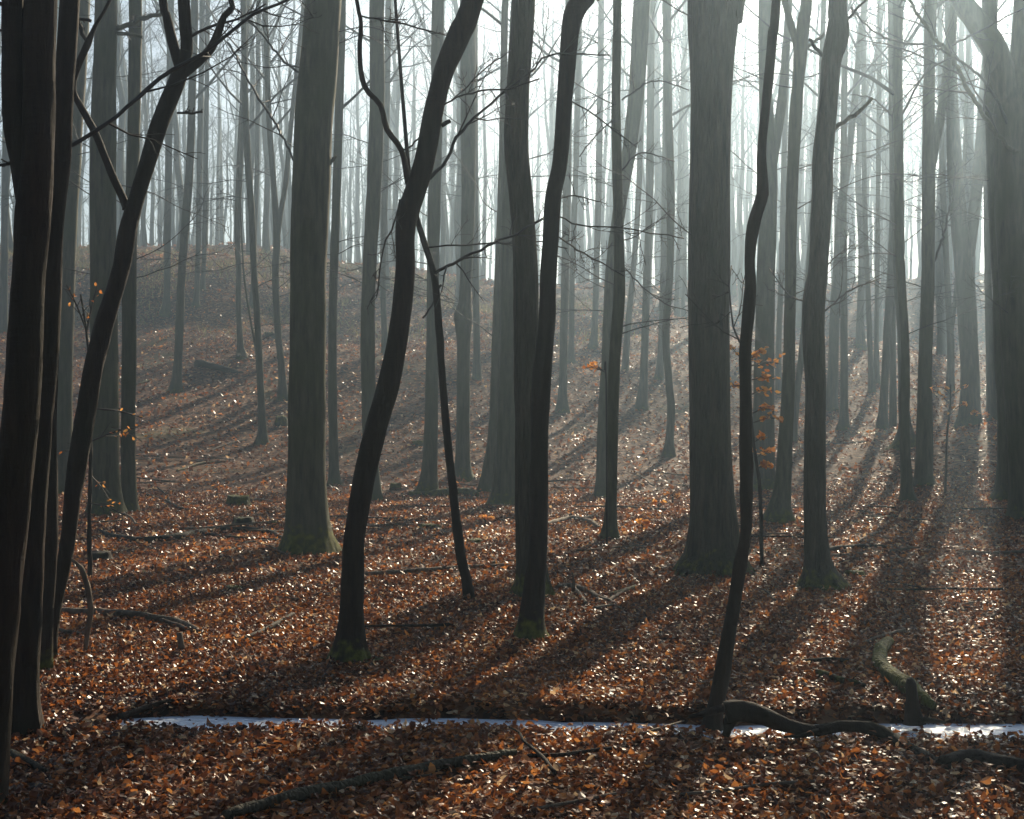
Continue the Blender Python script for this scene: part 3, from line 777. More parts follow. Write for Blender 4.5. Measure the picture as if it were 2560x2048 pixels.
tree('faint forked trunk left of the double trunk at right', [(2000, 822, 18), (2002, 740, 15), (1997, 640, 13), (1990, 500, 12), (1982, 300, 12), (1978, 0, 11)], limbs=[[(2001, 720, 9), (2012, 620, 9), (2022, 500, 8), (2032, 300, 8), (2040, 0, 8)]], group=VAL)
tree('double-stemmed grey beech on the right bank', [(2040, 898, 58), (2042, 860, 46), (2042, 780, 40), (2038, 700, 39), (2030, 573, 40), (2019, 460, 36), (2010, 342, 31), (2005, 230, 26), (2000, 0, 22)], moss=0.5,
     limbs=[[(2040, 540, 22), (2052, 440, 24), (2066, 300, 25), (2075, 170, 22), (2090, 0, 22)]])
tree('slim dark trunk on the right bank beside the double-stemmed beech', [(2092, 885, 32), (2088, 800, 23), (2083, 680, 17), (2080, 573, 15), (2078, 400, 15), (2076, 250, 15), (2076, 0, 15)])
tree('greenish trunk with flared foot just left of the right-edge tree', [(2116, 1053, 64), (2118, 1015, 42), (2117, 900, 32), (2107, 740, 27), (2101, 573, 25), (2094, 400, 27), (2088, 200, 30), (2082, 0, 30)], moss=0.7)
tree('massive dark forked tree cut by the right picture edge', [(2172, 1078, 92), (2166, 1030, 76), (2152, 850, 73), (2146, 700, 74), (2140, 573, 75), (2136, 420, 78), (2131, 300, 77), (2129, 230, 72), (2146, 150, 48), (2153, 60, 42), (2156, 0, 40)], H=17, Z=20.5,
     limbs=[[(2128, 250, 56), (2120, 190, 54), (2096, 110, 52), (2060, 50, 48), (2020, -5, 44)]],
     branches=[{'p': [(2156, 332, 9), (2102, 287, 9), (2040, 191, 9), (1999, 113, 9), (1965, 79, 7), (1914, 0, 6)], 'dz': -4.0, 'tw': 7},
               {'p': [(2150, 322, 7), (2081, 181, 6), (2013, 123, 5.5), (1955, 96, 5), (1893, 89, 4.5), (1842, 68, 4), (1791, 17, 3)], 'dz': -3.0, 'tw': 7},
               {'p': [(2006, 95, 4), (2050, 72, 4), (2156, 17, 3)], 'dz': -1.0, 'tw': 5}])

# ------------------------------------------------------------------ the far stand
def far_proto(seed):
    rng = np.random.default_rng(500 + seed)
    H = rng.uniform(22, 26); D = rng.uniform(0.26, 0.46)
    n = 16
    z = np.linspace(-0.3, H, n)
    x = np.cumsum(rng.normal(0, 0.09, n)) + rng.normal(0, 0.012) * z; y = np.cumsum(rng.normal(0, 0.09, n))
    x -= x[0]; y -= y[0]
    r = 0.5 * D * np.interp(z, [-0.3, 0.0, 0.5, 1.2, H * 0.5, H], [1.7, 1.5, 1.15, 1.0, 0.72, 0.10])
    P = np.stack([x, y, z, r], 1)
    Q = catmull(P, [5 if i < 2 else 3 for i in range(n - 1)])
    V, q, t = tube(Q[:, :3], Q[:, 3], 9, seed, 0.06, 0.4, 0.3, ref=np.array([1.0, 0, 0]))
    trunk = mesh_from('far_trunk', V, q, t, M_BEECH, attrs={'moss': moss_of(V, 0, 0.8, 0.6)})
    limb = None
    if seed % 2 == 0:
        h0 = rng.uniform(6, 13); k = int(np.argmin(np.abs(Q[:, 2] - h0))); a = rng.uniform(-0.6, 0.6) + (math.pi if rng.random() < .5 else 0)
        d = np.array([math.cos(a) * 0.3, math.sin(a) * 0.3, 1.0])
        L = paths(rng, Q[k:k + 1, :3], d[None], np.array([H - h0 - 2]), 8, 0.05, 0.03)[0]
        LR = Q[k, 3] * np.linspace(0.8, 0.1, 8)
        LQ = catmull(np.column_stack([L, LR]), [3] * 7)
        V, q, t = tube(LQ[:, :3], LQ[:, 3], 8, seed + 3, 0.05)
        limb = mesh_from('far_limb', V, q, t, M_BEECH)
    g = crown_groups(rng, Q[:, :3], Q[:, 3], H * rng.uniform(0.36, 0.5), (11, 6, 5, 4), 4.8, 0.0042, 42, thick=0.0085)
    if limb is not None:
        sl = np.linalg.norm(np.diff(LQ[:, :3], axis=0), axis=1).sum()
        g += crown_groups(rng, LQ[:, :3], LQ[:, 3], sl * 0.3, (6, 5, 5, 3), 3.6, 0.0042, 42, thick=0.0085)
    V, q = batch_tubes(g)
    return trunk, limb, mesh_from('far_crown', V, q, mat=M_TWIG)


PROTOS = [far_proto(i) for i in range(10)]
frng = np.random.default_rng(2024)
taken = [np.array(p) for p in HERO_XY]


def free(p, dist):
    return all((p[0] - q[0]) ** 2 + (p[1] - q[1]) ** 2 > dist * dist for q in taken)


def far_tree(X, Y, label, group):
    trunk, limb, crown = PROTOS[int(frng.integers(len(PROTOS)))]
    o = thing('beech_tree', label, 'tree', (X, Y, float(terrain(X, Y))), group)
    o.rotation_euler = (0, 0, float(frng.uniform(0, 6.28)))
    s = float(frng.uniform(0.82, 1.05)); o.scale = (s * float(frng.uniform(0.9, 1.2)),) * 2 + (s,)
    for nm, me in (('trunk', trunk), ('limb', limb), ('crown', crown)):
        if me is not None:
            link(nm, me, o)


FAR_LABELS = [(-1, -0.16, 'pale trunk in the misty stand beyond the left hill crest', 'misty stand beyond the left hill crest'),
              (-0.16, 0.10, 'pale trunk deep in the misty stand behind the central trees', 'misty stand behind the central trees'),
              (0.10, 9, 'faint trunk in the misty stand beyond the bright valley at right', 'misty stand beyond the right valley')]
count = 0
for _ in range(6000):
    if count >= 285: break
    Y = math.sqrt(frng.uniform(54 ** 2, 150 ** 2)); u = frng.uniform(-0.46, 0.44) if frng.random() < 0.75 else frng.uniform(0.1, 0.42); X = u * Y
    if u < -0.12 and Y < 66 or frng.random() > (Y - 44) / 30: continue           # the open hillside
    p = (X, Y)
    if not free(p, 2.7): continue
    taken.append(np.array(p)); count += 1
    for a, b, lb, gr in FAR_LABELS:
        if a <= u < b: far_tree(X, Y, lb, gr)
for _ in range(900):                            # the wood goes on just outside the picture
    if count >= 300: break
    Y = frng.uniform(16, 75); X = 0.40 * Y + frng.uniform(1.5, 14)
    if not free((X, Y), 3.2): continue
    taken.append(np.array((X, Y))); count += 1
    far_tree(X, Y, 'tree of the wood just beyond the right picture edge', 'trees beyond the right picture edge')

# the wood beyond, where single trees can no longer be told apart
VV, QQ_, TT_, at, vm = [], [], [], 0, 0
for _ in range(330):
    Y = math.sqrt(frng.uniform(98 ** 2, 195 ** 2)); X = frng.uniform(-0.46, 0.46) * Y
    H = frng.uniform(20, 25); D = frng.uniform(0.3, 0.5); z0 = float(terrain(X, Y))
    zz = np.linspace(-0.3, H, 8)
    P = np.stack([X + np.cumsum(frng.normal(0, 0.14, 8)), Y + np.cumsum(frng.normal(0, 0.14, 8)), z0 + zz], 1)
    R_ = 0.5 * D * np.interp(zz, [-0.3, 0.8, H * 0.5, H], [1.5, 1.05, 0.75, 0.12])
    V1, Q1 = batch_tubes([(P[None], R_[None], 5)] + crown_groups(frng, P, R_, H * 0.4, (4, 2, 3), 5.0, 0.011, 40, thick=0.010))
    VV.append(V1); QQ_.append(Q1 + at); at += len(V1)
wood = link('distant_wood', mesh_from('distant_wood', np.vstack(VV), np.vstack(QQ_), mat=M_BEECH))
tag(wood, 'dense far wood of pale trunks dissolving in the mist', 'wood', kind='stuff')

# ------------------------------------------------------------------ fallen wood, stumps
def fallen(label, pts, mat=None, name='fallen_branch', cat='branch', moss=0.0, lift=0.35, forks=(), sides=14, rough=0.22, stand=None, group=None, knob=0.15, taper=True):
    """traced wood lying on the ground (or, with stand = list of heights, rising from it)"""
    mat = mat or M_DEAD
    rng = np.random.default_rng(int(abs(pts[0][0] * 7 + pts[0][1])))
    h0 = hit(pts[0][0], pts[0][1])
    def lay(P, st=None, zz=None):
        R = []
        for i, (x, y, w) in enumerate(P):
            if zz is not None:
                d = zz[i] if isinstance(zz, list) else zz; p = unproj(x, y, d)
            else:
                p = hit(x, y); d = p[1]
            r = 0.5 * w * S / F_PX * d
            if zz is None:
                p = p + np.array([0, 0, r * lift + (0.035 if d < 14 else 0.025)])
            R.append(np.concatenate([p, [r]]))
        R = np.array(R)
        sp = np.linalg.norm(np.diff(R[:, :3], axis=0), axis=1)
        Q = catmull(R, [max(2, int(s_ / max(0.03, 1.2 * R[0, 3]))) for s_ in sp]); Q[:, 3] = np.maximum(Q[:, 3], 0.003)
        if taper: Q[-2:, 3] *= 0.75
        return Q
    Q = lay(pts, None, stand)
    base = Q[0, :3].copy()
    o = thing(name, label, cat, base, group)
    V, q, t = tube(Q[:, :3] - base, Q[:, 3], sides, int(pts[0][0]) % 50, rough, ref=None, knob=knob)
    up = np.full(len(V), moss); 
    link('wood', mesh_from('wood', V, q, t, mat, attrs={'moss': up}), o)
    for f in forks:
        zz = stand
        if isinstance(f, tuple): zz, f = f
        Qf = lay(f, None, zz)
        V, q, t = tube(Qf[:, :3] - base, Qf[:, 3], 7, int(f[0][0]) % 50, rough)
        link('side_branch', mesh_from('side_branch', V, q, t, mat, attrs={'moss': np.full(len(V), moss)}), o)
    return o


fallen('long pale fallen branch lying across the leaves at the bottom centre', [(470, 1740, 20), (560, 1712, 24), (640, 1692, 24), (720, 1676, 26), (800, 1655, 24), (900, 1636, 22), (1000, 1618, 22), (1085, 1602, 20)],
       mat=M_OAK, forks=[[(800, 1652, 10), (850, 1655, 8), (910, 1648, 5)]])
_lp = hit(1540, 1505)[1]
fallen('thick dark fallen bough bridging the stream at right', [(1528, 1500, 40), (1560, 1496, 42), (1610, 1510, 34), (1660, 1530, 26), (1720, 1538, 24), (1770, 1528, 26), (1830, 1534, 28), (1880, 1556, 30), (1930, 1585, 28), (1980, 1612, 26), (2030, 1628, 24)],
       mat=M_DARK, name='fallen_bough', stand=[6.75] * 7 + [6.72, 6.50, 6.28, 6.15], forks=[(6.72, [(1725, 1540, 14), (1690, 1548, 10), (1650, 1552, 6)]), (6.78, [(1545, 1500, 30), (1535, 1525, 26), (1528, 1550, 22)]), (6.9, [(1530, 1490, 22), (1490, 1500, 16), (1450, 1510, 10)])])
fallen('dark bough lying in the bottom right corner', [(1985, 1622, 22), (2040, 1612, 30), (2090, 1622, 30), (2160, 1636, 28), (2230, 1650, 24)], mat=M_DARK, name='fallen_bough')
fallen('moss-covered crooked log leading to the broken stub at right', [(1872, 1368, 20), (1858, 1385, 28), (1852, 1412, 30), (1868, 1437, 30), (1892, 1456, 32), (1918, 1472, 32), (1945, 1492, 26), (1968, 1508, 20)], name='mossy_log', cat='log', moss=0.75, lift=0.75, mat=M_OAK)
fallen('upright broken dark stub beside the mossy log', [(1926, 1524, 46), (1924, 1505, 34), (1921, 1470, 25), (1918, 1440, 24), (1916, 1428, 18)], mat=M_DARK, name='broken_stub', cat='stump', stand=7.2, knob=0.3,
       forks=[(7.15, [(1935, 1518, 16), (1960, 1516, 12), (1990, 1522, 8)])])
fallen('short dark stick with moss edge, left of the mossy log', [(1720, 1432, 16), (1750, 1440, 16), (1785, 1450, 14), (1822, 1457, 10)], mat=M_DARK, moss=0.38, name='fallen_stick')
fallen('short dark stick above the mossy-edged one', [(1690, 1404, 8), (1740, 1402, 10), (1788, 1403, 10)], mat=M_DARK, name='fallen_stick')
fallen('thin pale twig pointing up right above the mossy log', [(1815, 1366, 5), (1850, 1352, 6), (1905, 1336, 6)], name='fallen_stick')
fallen('pale branch lying in the bright leaf patch at left', [(118, 1296, 12), (190, 1300, 14), (260, 1303, 15), (320, 1312, 15), (380, 1322, 13), (418, 1340, 10)], forks=[[(330, 1313, 9), (375, 1328, 9), (400, 1338, 6)]])
fallen('pale crooked stick standing upright beside the left cluster', [(180, 1368, 9), (183, 1340, 11), (190, 1300, 12), (189, 1268, 12), (183, 1232, 12), (170, 1195, 10), (150, 1178, 8)], name='standing_stick', stand=8.9, knob=0.25)
fallen('small pale cut stub in the bright leaf patch', [(382, 1366, 16), (381, 1350, 14), (378, 1332, 16)], name='wood_stub', stand=9.3, cat='stump')
fallen('thin stick under the pale branch at far left', [(112, 1333, 7), (140, 1341, 8), (178, 1345, 6)], name='fallen_stick')
fallen('long dark fallen branch behind the leaf patch, reaching the thick smooth beech', [(225, 1132, 10), (260, 1140, 13), (310, 1143, 14), (380, 1135, 14), (440, 1124, 13), (520, 1121, 12), (570, 1128, 11), (602, 1142, 8)], mat=M_DARK,
       forks=[[(420, 1128, 8), (500, 1138, 7), (590, 1142, 6)], [(235, 1134, 7), (215, 1124, 6), (198, 1112, 4)]])
fallen('dark slanting stick left of the S-curved tree', [(512, 1356, 9), (545, 1343, 9), (585, 1322, 9), (618, 1302, 8)], mat=M_DARK, name='fallen_stick')
fallen('long thin branch lying between S-curved tree and central pair', [(768, 1217, 8), (850, 1212, 9), (920, 1207, 9), (1000, 1199, 8), (1088, 1196, 6)], forks=[[(1000, 1199, 5), (1050, 1188, 5), (1090, 1186, 4)]])
fallen('thin branch lying behind the S-curved tree', [(770, 1112, 6), (840, 1110, 6), (905, 1113, 7), (945, 1128, 5)])
fallen('forked dead branch tangle right of the central pair', [(1172, 1246, 10), (1200, 1242, 11), (1232, 1252, 12), (1262, 1268, 10), (1290, 1278, 8)], mat=M_DEAD,
       forks=[[(1205, 1243, 10), (1222, 1265, 10), (1234, 1280, 9)], (11.6, [(1206, 1246, 7), (1208, 1225, 6), (1204, 1204, 4)]), [(1280, 1275, 8), (1300, 1262, 8), (1332, 1245, 6)], [(1250, 1290, 7), (1290, 1284, 6), (1310, 1292, 4)]])
fallen('short curved mossy branch right of the dead branch tangle', [(1282, 1262, 8), (1310, 1255, 10), (1338, 1244, 9)], moss=0.45, name='fallen_stick')
fallen('dead branch heap behind the dead branch tangle', [(1150, 1108, 10), (1200, 1098, 12), (1240, 1104, 12), (1262, 1116, 8)], forks=[[(1210, 1100, 7), (1250, 1092, 6), (1280, 1098, 4)]])
fallen('dark thick log lying on the left hillside', [(415, 772, 17), (440, 776, 16), (475, 782, 12), (512, 788, 6)], mat=M_DARK, name='fallen_log', cat='log', lift=0.6)
fallen('mossy log lying behind the thin dark sapling', [(862, 1045, 10), (905, 1047, 14), (950, 1045, 18), (985, 1043, 17), (1004, 1048, 14)], name='mossy_log', cat='log', moss=0.5, lift=0.6, mat=M_OAK)
fallen('thin mossy branch on the lower left hillside', [(372, 995, 5), (400, 986, 6), (430, 978, 6), (480, 974, 4)], moss=0.45)
fallen('thin branch beside the foot of the lowest hillside beech', [(435, 955, 4), (480, 938, 5), (520, 928, 4)])
fallen('thin mossy branch on the hillside near the log', [(282, 813, 4), (300, 808, 5), (322, 800, 4)], moss=0.5)
fallen('dark branch beside the mossy stump at left', [(310, 1046, 6), (345, 1056, 6), (375, 1072, 6), (400, 1078, 4)], mat=M_DARK, forks=[[(360, 1064, 4), (350, 1045, 4), (332, 1030, 3)]])
fallen('thin branch right of the mossy stump at left', [(490, 1058, 6), (540, 1056, 6), (575, 1060, 5), (605, 1064, 4)])
fallen('thin twig lying on leaves near the bottom right', [(1432, 1690, 6), (1520, 1682, 7), (1620, 1668, 7), (1715, 1662, 6)], name='fallen_stick')
fallen('slender twig at the lower edge right of centre', [(1120, 1722, 6), (1200, 1708, 7), (1290, 1690, 7), (1330, 1685, 5)], name='fallen_stick')
fallen('thin greenish twig just below the stream', [(1345, 1562, 5), (1390, 1548, 5), (1440, 1532, 4)], name='fallen_stick', moss=0.3)
fallen('dark stick below the stream at centre', [(1110, 1608, 8), (1180, 1606, 9), (1260, 1595, 8), (1320, 1588, 6)], mat=M_DARK, name='fallen_stick')
fallen('short stick standing in leaves at bottom right', [(1912, 1678, 10), (1918, 1660, 12), (1922, 1640, 10)], name='standing_stick', stand=6.1)
fallen('dark stick lying across the left end of the stream', [(250, 1524, 12), (300, 1508, 13), (340, 1494, 10), (380, 1486, 6)], mat=M_DARK, name='fallen_stick')
fallen('dark branch on the far left at the lower edge', [(5, 1595, 16), (35, 1612, 18), (70, 1628, 16), (95, 1640, 10)], mat=M_DARK, moss=0.3)
fallen('dark stick at the right edge below the giant shadow streaks', [(1700, 1172, 8), (1760, 1160, 9), (1820, 1155, 8), (1880, 1158, 6)], mat=M_DARK, name='fallen_stick')
fallen('mossy branch lying behind the knobbly trunk', [(1800, 1105, 6), (1840, 1098, 7), (1885, 1090, 6)], moss=0.5)
fallen('curved stick at the foot of the right slope', [(1795, 1150, 4), (1840, 1128, 5), (1900, 1112, 4)], name='fallen_stick')

_sr = np.random.default_rng(9)


def stump(label, x, y, w, h, moss=0.6, name='tree_stump', mat=None):
    b = hit(x, y); d = b[1]
    r = 0.5 * w * S / F_PX * d; hh = h * S / F_PX * d
    sides = 20
    z = np.array([-0.15, 0.0, 0.35, 0.7, 0.95, 1.0]) * np.array([1, hh, hh, hh, hh, hh]) ; z[0] = -0.12
    rr = r * np.array([1.25, 1.15, 0.95, 0.88, 0.85, 0.80])
    P = np.stack([np.zeros(6), np.zeros(6), z], 1)
    V, q, t = tube(P, rr, sides, int(x) % 40, 0.10, 0.5, 0.4 * hh + 0.02, ref=np.array([1.0, 0, 0]))
    V = V.copy(); top = V[:, 2] > 0.6 * hh
    V[top, 2] += (vnoise(V[top, 0] * 20 + x, V[top, 1] * 20) - 0.5) * 0.35 * hh
    o = thing(name, label, 'stump', b)
    link('stump_wood', mesh_from('stump_wood', V, q, t, mat or M_OAK, attrs={'moss': np.clip(moss * (0.3 + V[:, 2] / hh), 0, 0.8)}), o)


stump('mossy flat-topped stump between left beeches and thick smooth beech', 503, 1066, 54, 22, 0.75)
stump('dark low stump in front of the mossy flat-topped one', 512, 1108, 50, 18, 0.3, mat=M_DARK)
stump('small mossy mound stump right of the dark low stump', 575, 1106, 28, 8, 0.8)
stump('small mossy stump on the hillside touching the thick smooth beech', 592, 895, 28, 18, 0.8)
stump('tiny dark stump high on the hillside near the slender V-forked beech', 566, 710, 24, 10, 0.5)
stump('low dark stump behind the left end of the long dark branch', 212, 1180, 50, 18, 0.3, mat=M_DARK)
stump('flat mossy stump left of the knobbly trunk', 1727, 1070, 30, 12, 0.6)
stump('low mossy mound at the right foot of the knobbly trunk', 1800, 1213, 46, 12, 0.7)
stump('low mossy stump between S-curved tree and thin dark sapling', 905, 1114, 44, 10, 0.6)
stump('small mossy stump right of the thin dark sapling foot', 1000, 1145, 36, 10, 0.8)
stump('pale mossy stump right of the grey beech behind the S-curved tree', 833, 1030, 24, 12, 0.75)
stump('mossy lump beside the S-curved tree foot', 800, 1395, 46, 8, 0.8, name='moss_cushion')
stump('bright moss cushion beside the slim olive stem at left', 140, 1400, 46, 9, 0.95, name='moss_cushion')
stump('mossy lump on the hillside left of the burled beech', 880, 938, 30, 10, 0.7)
stump('low dark stump left of the S-curved tree', 490, 1245, 44, 10, 0.45, mat=M_DARK)

# small anonymous sticks among the leaves
STICK = []
for k in range(6):
    P = paths(_sr, np.zeros((1, 3)), np.array([[1.0, 0, 0.0]]), np.array([1.0]), 7, 0.12, 0.0)[0]
    P[:, 2] = np.abs(P[:, 2]) * 0.3
    Q = catmull(np.column_stack([P, np.linspace(0.014, 0.007, 7)]), [2] * 6)
    V, q, t = tube(Q[:, :3], Q[:, 3], 6, k, 0.2)
    STICK.append(mesh_from('stick', V, q, t, M_DEAD if k % 3 else M_DARK))
for k in range(90):
    Y = math.sqrt(_sr.uniform(6.0 ** 2, 34 ** 2)); X = _sr.uniform(-0.38, 0.38) * Y
    if abs(Y - stream_y(X)) < 0.4: continue
    a = _sr.uniform(0, 6.28); s = _sr.uniform(0.35, 1.1) * (1 if Y < 14 else 1.6)
    z0 = float(terrain(X, Y)); z1 = float(terrain(X + s * math.cos(a), Y + s * math.sin(a)))
    o = link('fallen_twig', STICK[k % 6], None, (X, Y, z0 + 0.04))
    o.scale = (s, s, s); o.rotation_euler = (0, -math.atan2(z1 - z0, s), a)
    tag(o, 'small bare twig lying among the fallen leaves', 'twig', 'small twigs scattered on the leaf litter')

# ------------------------------------------------------------------ leaves
def leaf_shape(hi, L, Wd, curl, fold, twist):
    """arrays of per-leaf values -> local vertices (N, k, 3)"""
    z = np.zeros_like(L)
    if hi:
        tt = [0.0, 0.34, 0.70, 1.0]
        mid = [np.stack([(t - 0.5) * L, twist * (t - 0.5) ** 2 * Wd, curl * L * (t - 0.45) ** 2 * 2.0], 1) for t in tt]
        sd = []
        for sgn in (1, -1):
            for t, w in ((0.30, 1.0), (0.68, 0.85)):
                sd.append(np.stack([(t - 0.5) * L, sgn * 0.5 * Wd * w + z, curl * L * (t - 0.45) ** 2 * 2.0 + fold * Wd * (0.5 + 0.12 * sgn) * w], 1))
        return np.stack(mid + sd, 1)
    mid = [np.stack([(t - 0.5) * L, z, curl * L * (t - 0.45) ** 2 * 2.0], 1) for t in (0.0, 0.5, 1.0)]
    sd = [np.stack([z, sgn * 0.5 * Wd, fold * Wd * (0.5 + 0.15 * sgn)], 1) for sgn in (1, -1)]
    return np.stack(mid + sd, 1)


HI_T = np.array([(0, 4, 1), (1, 4, 5), (1, 5, 2), (2, 5, 3), (0, 1, 6), (1, 7, 6), (1, 2, 7), (2, 3, 7)])
LO_T = np.array([(0, 3, 1), (1, 3, 2), (0, 1, 4), (1, 2, 4)])


def scatter_leaves(rng, n, y0, y1, hi, size, extra):
    Y = np.sqrt(rng.uniform(y0 ** 2, y1 ** 2, n)); X = rng.uniform(-1, 1, n) * (0.405 * Y + extra)
    w = stream_w(X); d = Y - stream_y(X)
    keep = ~((d > -w - 0.14 - 0.20 * vnoise(X * 4, 4.4)) & (d < w + 0.05) & (w > 0.008)) | (rng.random(n) < 0.07)
    keep &= rng.random(n) < 0.55 + 0.9 * vnoise(X * 1.3 + 50, Y * 1.3 + 8)
    X, Y = X[keep], Y[keep]; n = len(X)
    L = size * rng.uniform(0.7, 1.35, n); Wd = L * rng.uniform(0.45, 0.72, n)
    V = leaf_shape(hi, L, Wd, rng.normal(0.15, 0.45, n), rng.normal(0.15, 0.35, n), rng.normal(0, 0.8, n))
    yaw = rng.uniform(0, 2 * math.pi, n); tilt = np.abs(rng.normal(0, 0.5, n)); ax = rng.uniform(0, 2 * math.pi, n)
    flip = rng.random(n) < 0.45
    V[flip, :, 2] *= -1
    c, s = np.cos(yaw)[:, None], np.sin(yaw)[:, None]
    x = V[..., 0] * c - V[..., 1] * s; y = V[..., 0] * s + V[..., 1] * c; z = V[..., 2]
    kx, ky = np.cos(ax)[:, None], np.sin(ax)[:, None]
    ct, st = np.cos(tilt)[:, None], np.sin(tilt)[:, None]
    dot = (kx * x + ky * y) * (1 - ct)
    x2 = x * ct + ky * z * st + kx * dot; y2 = y * ct - kx * z * st + ky * dot; z2 = z * ct + (kx * y - ky * x) * st
    g = terrain(X, Y)
    zz = g + 0.004 - z2.min(1) * 0.75 + rng.exponential(0.010, n)
    V = np.stack([x2 + X[:, None], y2 + Y[:, None], z2 + zz[:, None]], -1)
    k = V.shape[1]; T = (HI_T if hi else LO_T)
    F = (np.arange(n)[:, None, None] * k + T[None]).reshape(-1, 3)
    tint = np.clip(rng.beta(1.5, 2.1, n) * 0.82 + 0.25 * (vnoise(X * 0.8, Y * 0.8 + 70) - 0.4), 0, 1)
    tint[rng.random(n) < 0.06] = 1.0
    return V.reshape(-1, 3), F, np.repeat(tint, k)


lr = np.random.default_rng(77)
VV, FF, TT, at = [], [], [], 0
for n, y0, y1, hi, size, extra in ((70000, 4.6, 9.0, True, 0.043, 0.7), (88000, 9.0, 13.5, False, 0.047, 0.8), (100000, 13.5, 28.0, False, 0.068, 1.0), (65000, 28.0, 68.0, False, 0.125, 1.5), (22000, 68.0, 108.0, False, 0.24, 1.5)):
    v, f, t = scatter_leaves(lr, n, y0, y1, hi, size, extra)
    VV.append(v); FF.append(f + at); TT.append(t); at += len(v)
litter = link('leaf_litter', mesh_from('leaf_litter', np.vstack(VV), None, np.vstack(FF), M_LITTER, smooth=False, attrs={'tint': np.concatenate(TT)}))
tag(litter, 'red-brown beech leaves covering the forest floor', 'leaves', kind='stuff')

# dry grass along the hill crest
gr = np.random.default_rng(31)
n = 26000
GXp = gr.uniform(-29, 6, n); GYp = gr.uniform(50, 71, n)
kp = (vnoise(GXp * 0.45 + 3, GYp * 0.45 + 60) + 0.25 * vnoise(GXp * 2, GYp * 2) > 0.62) & (gr.random(n) < np.clip((GYp - 50) / 12, 0.1, 1))
GXp, GYp = GXp[kp], GYp[kp]; n = len(GXp)
gz = terrain(GXp, GYp); hb = gr.uniform(0.12, 0.45, n); ab = gr.uniform(0, 6.28, n); lean = gr.normal(0, 0.5, (n, 2)) * hb[:, None]
b0 = np.stack([GXp - 0.02 * np.cos(ab), GYp - 0.02 * np.sin(ab), gz - 0.01], 1); b1 = np.stack([GXp + 0.02 * np.cos(ab), GYp + 0.02 * np.sin(ab), gz - 0.01], 1)
b2 = np.stack([GXp + lean[:, 0], GYp + lean[:, 1], gz + hb], 1)
M_GRASS = leaf_material('dry_grass', [(0.0, (0.10, 0.10, 0.03)), (1.0, (0.34, 0.28, 0.12))], 0.4, 0.6, 0.2)
grass = link('grass', mesh_from('grass', np.stack([b0, b1, b2], 1).reshape(-1, 3), None, np.arange(3 * n).reshape(-1, 3), M_GRASS, attrs={'tint': np.repeat(gr.random(n), 3)}))
tag(grass, 'dry tufts of grass along the left hill crest', 'grass', kind='stuff')

LEAF = []
for k in range(8):
    v = leaf_shape(True, np.array([0.058]), np.array([0.036]), lr.normal(0.2, 0.4, 1), lr.normal(0.2, 0.3, 1), lr.normal(0, .8, 1))[0]
    LEAF.append(mesh_from('leaf', v, None, HI_T, M_LITTER, smooth=False, attrs={'tint': np.full(8, (0.2, 0.42, 0.55, 0.68, 0.78, 0.6, 0.33, 0.5)[k])}))
for k in range(300):
    Y = math.sqrt(lr.uniform(5.4 ** 2, 7.6 ** 2)); X = lr.uniform(-0.385, 0.385) * Y
    if abs(Y - stream_y(X)) < stream_w(X) + 0.1: continue
    o = link('leaf', LEAF[k % 8], floor, (X, Y, float(terrain(X, Y)) + 0.035))
    o.rotation_euler = (lr.normal(0, 0.45), lr.normal(0, 0.45), lr.uniform(0, 6.28)); s = lr.uniform(0.65, 1.1); o.scale = (s, s, s)

# saplings still holding withered leaves
OL = []
for k in range(5):
    v = leaf_shape(True, np.array([0.085]), np.array([0.05]), lr.normal(0.2, 0.5, 1), lr.normal(0.2, 0.4, 1), lr.normal(0, .8, 1))[0]
    OL.append(mesh_from('withered_leaf', v, None, HI_T, M_ORANGE, smooth=False, attrs={'tint': np.full(8, k / 4)}))


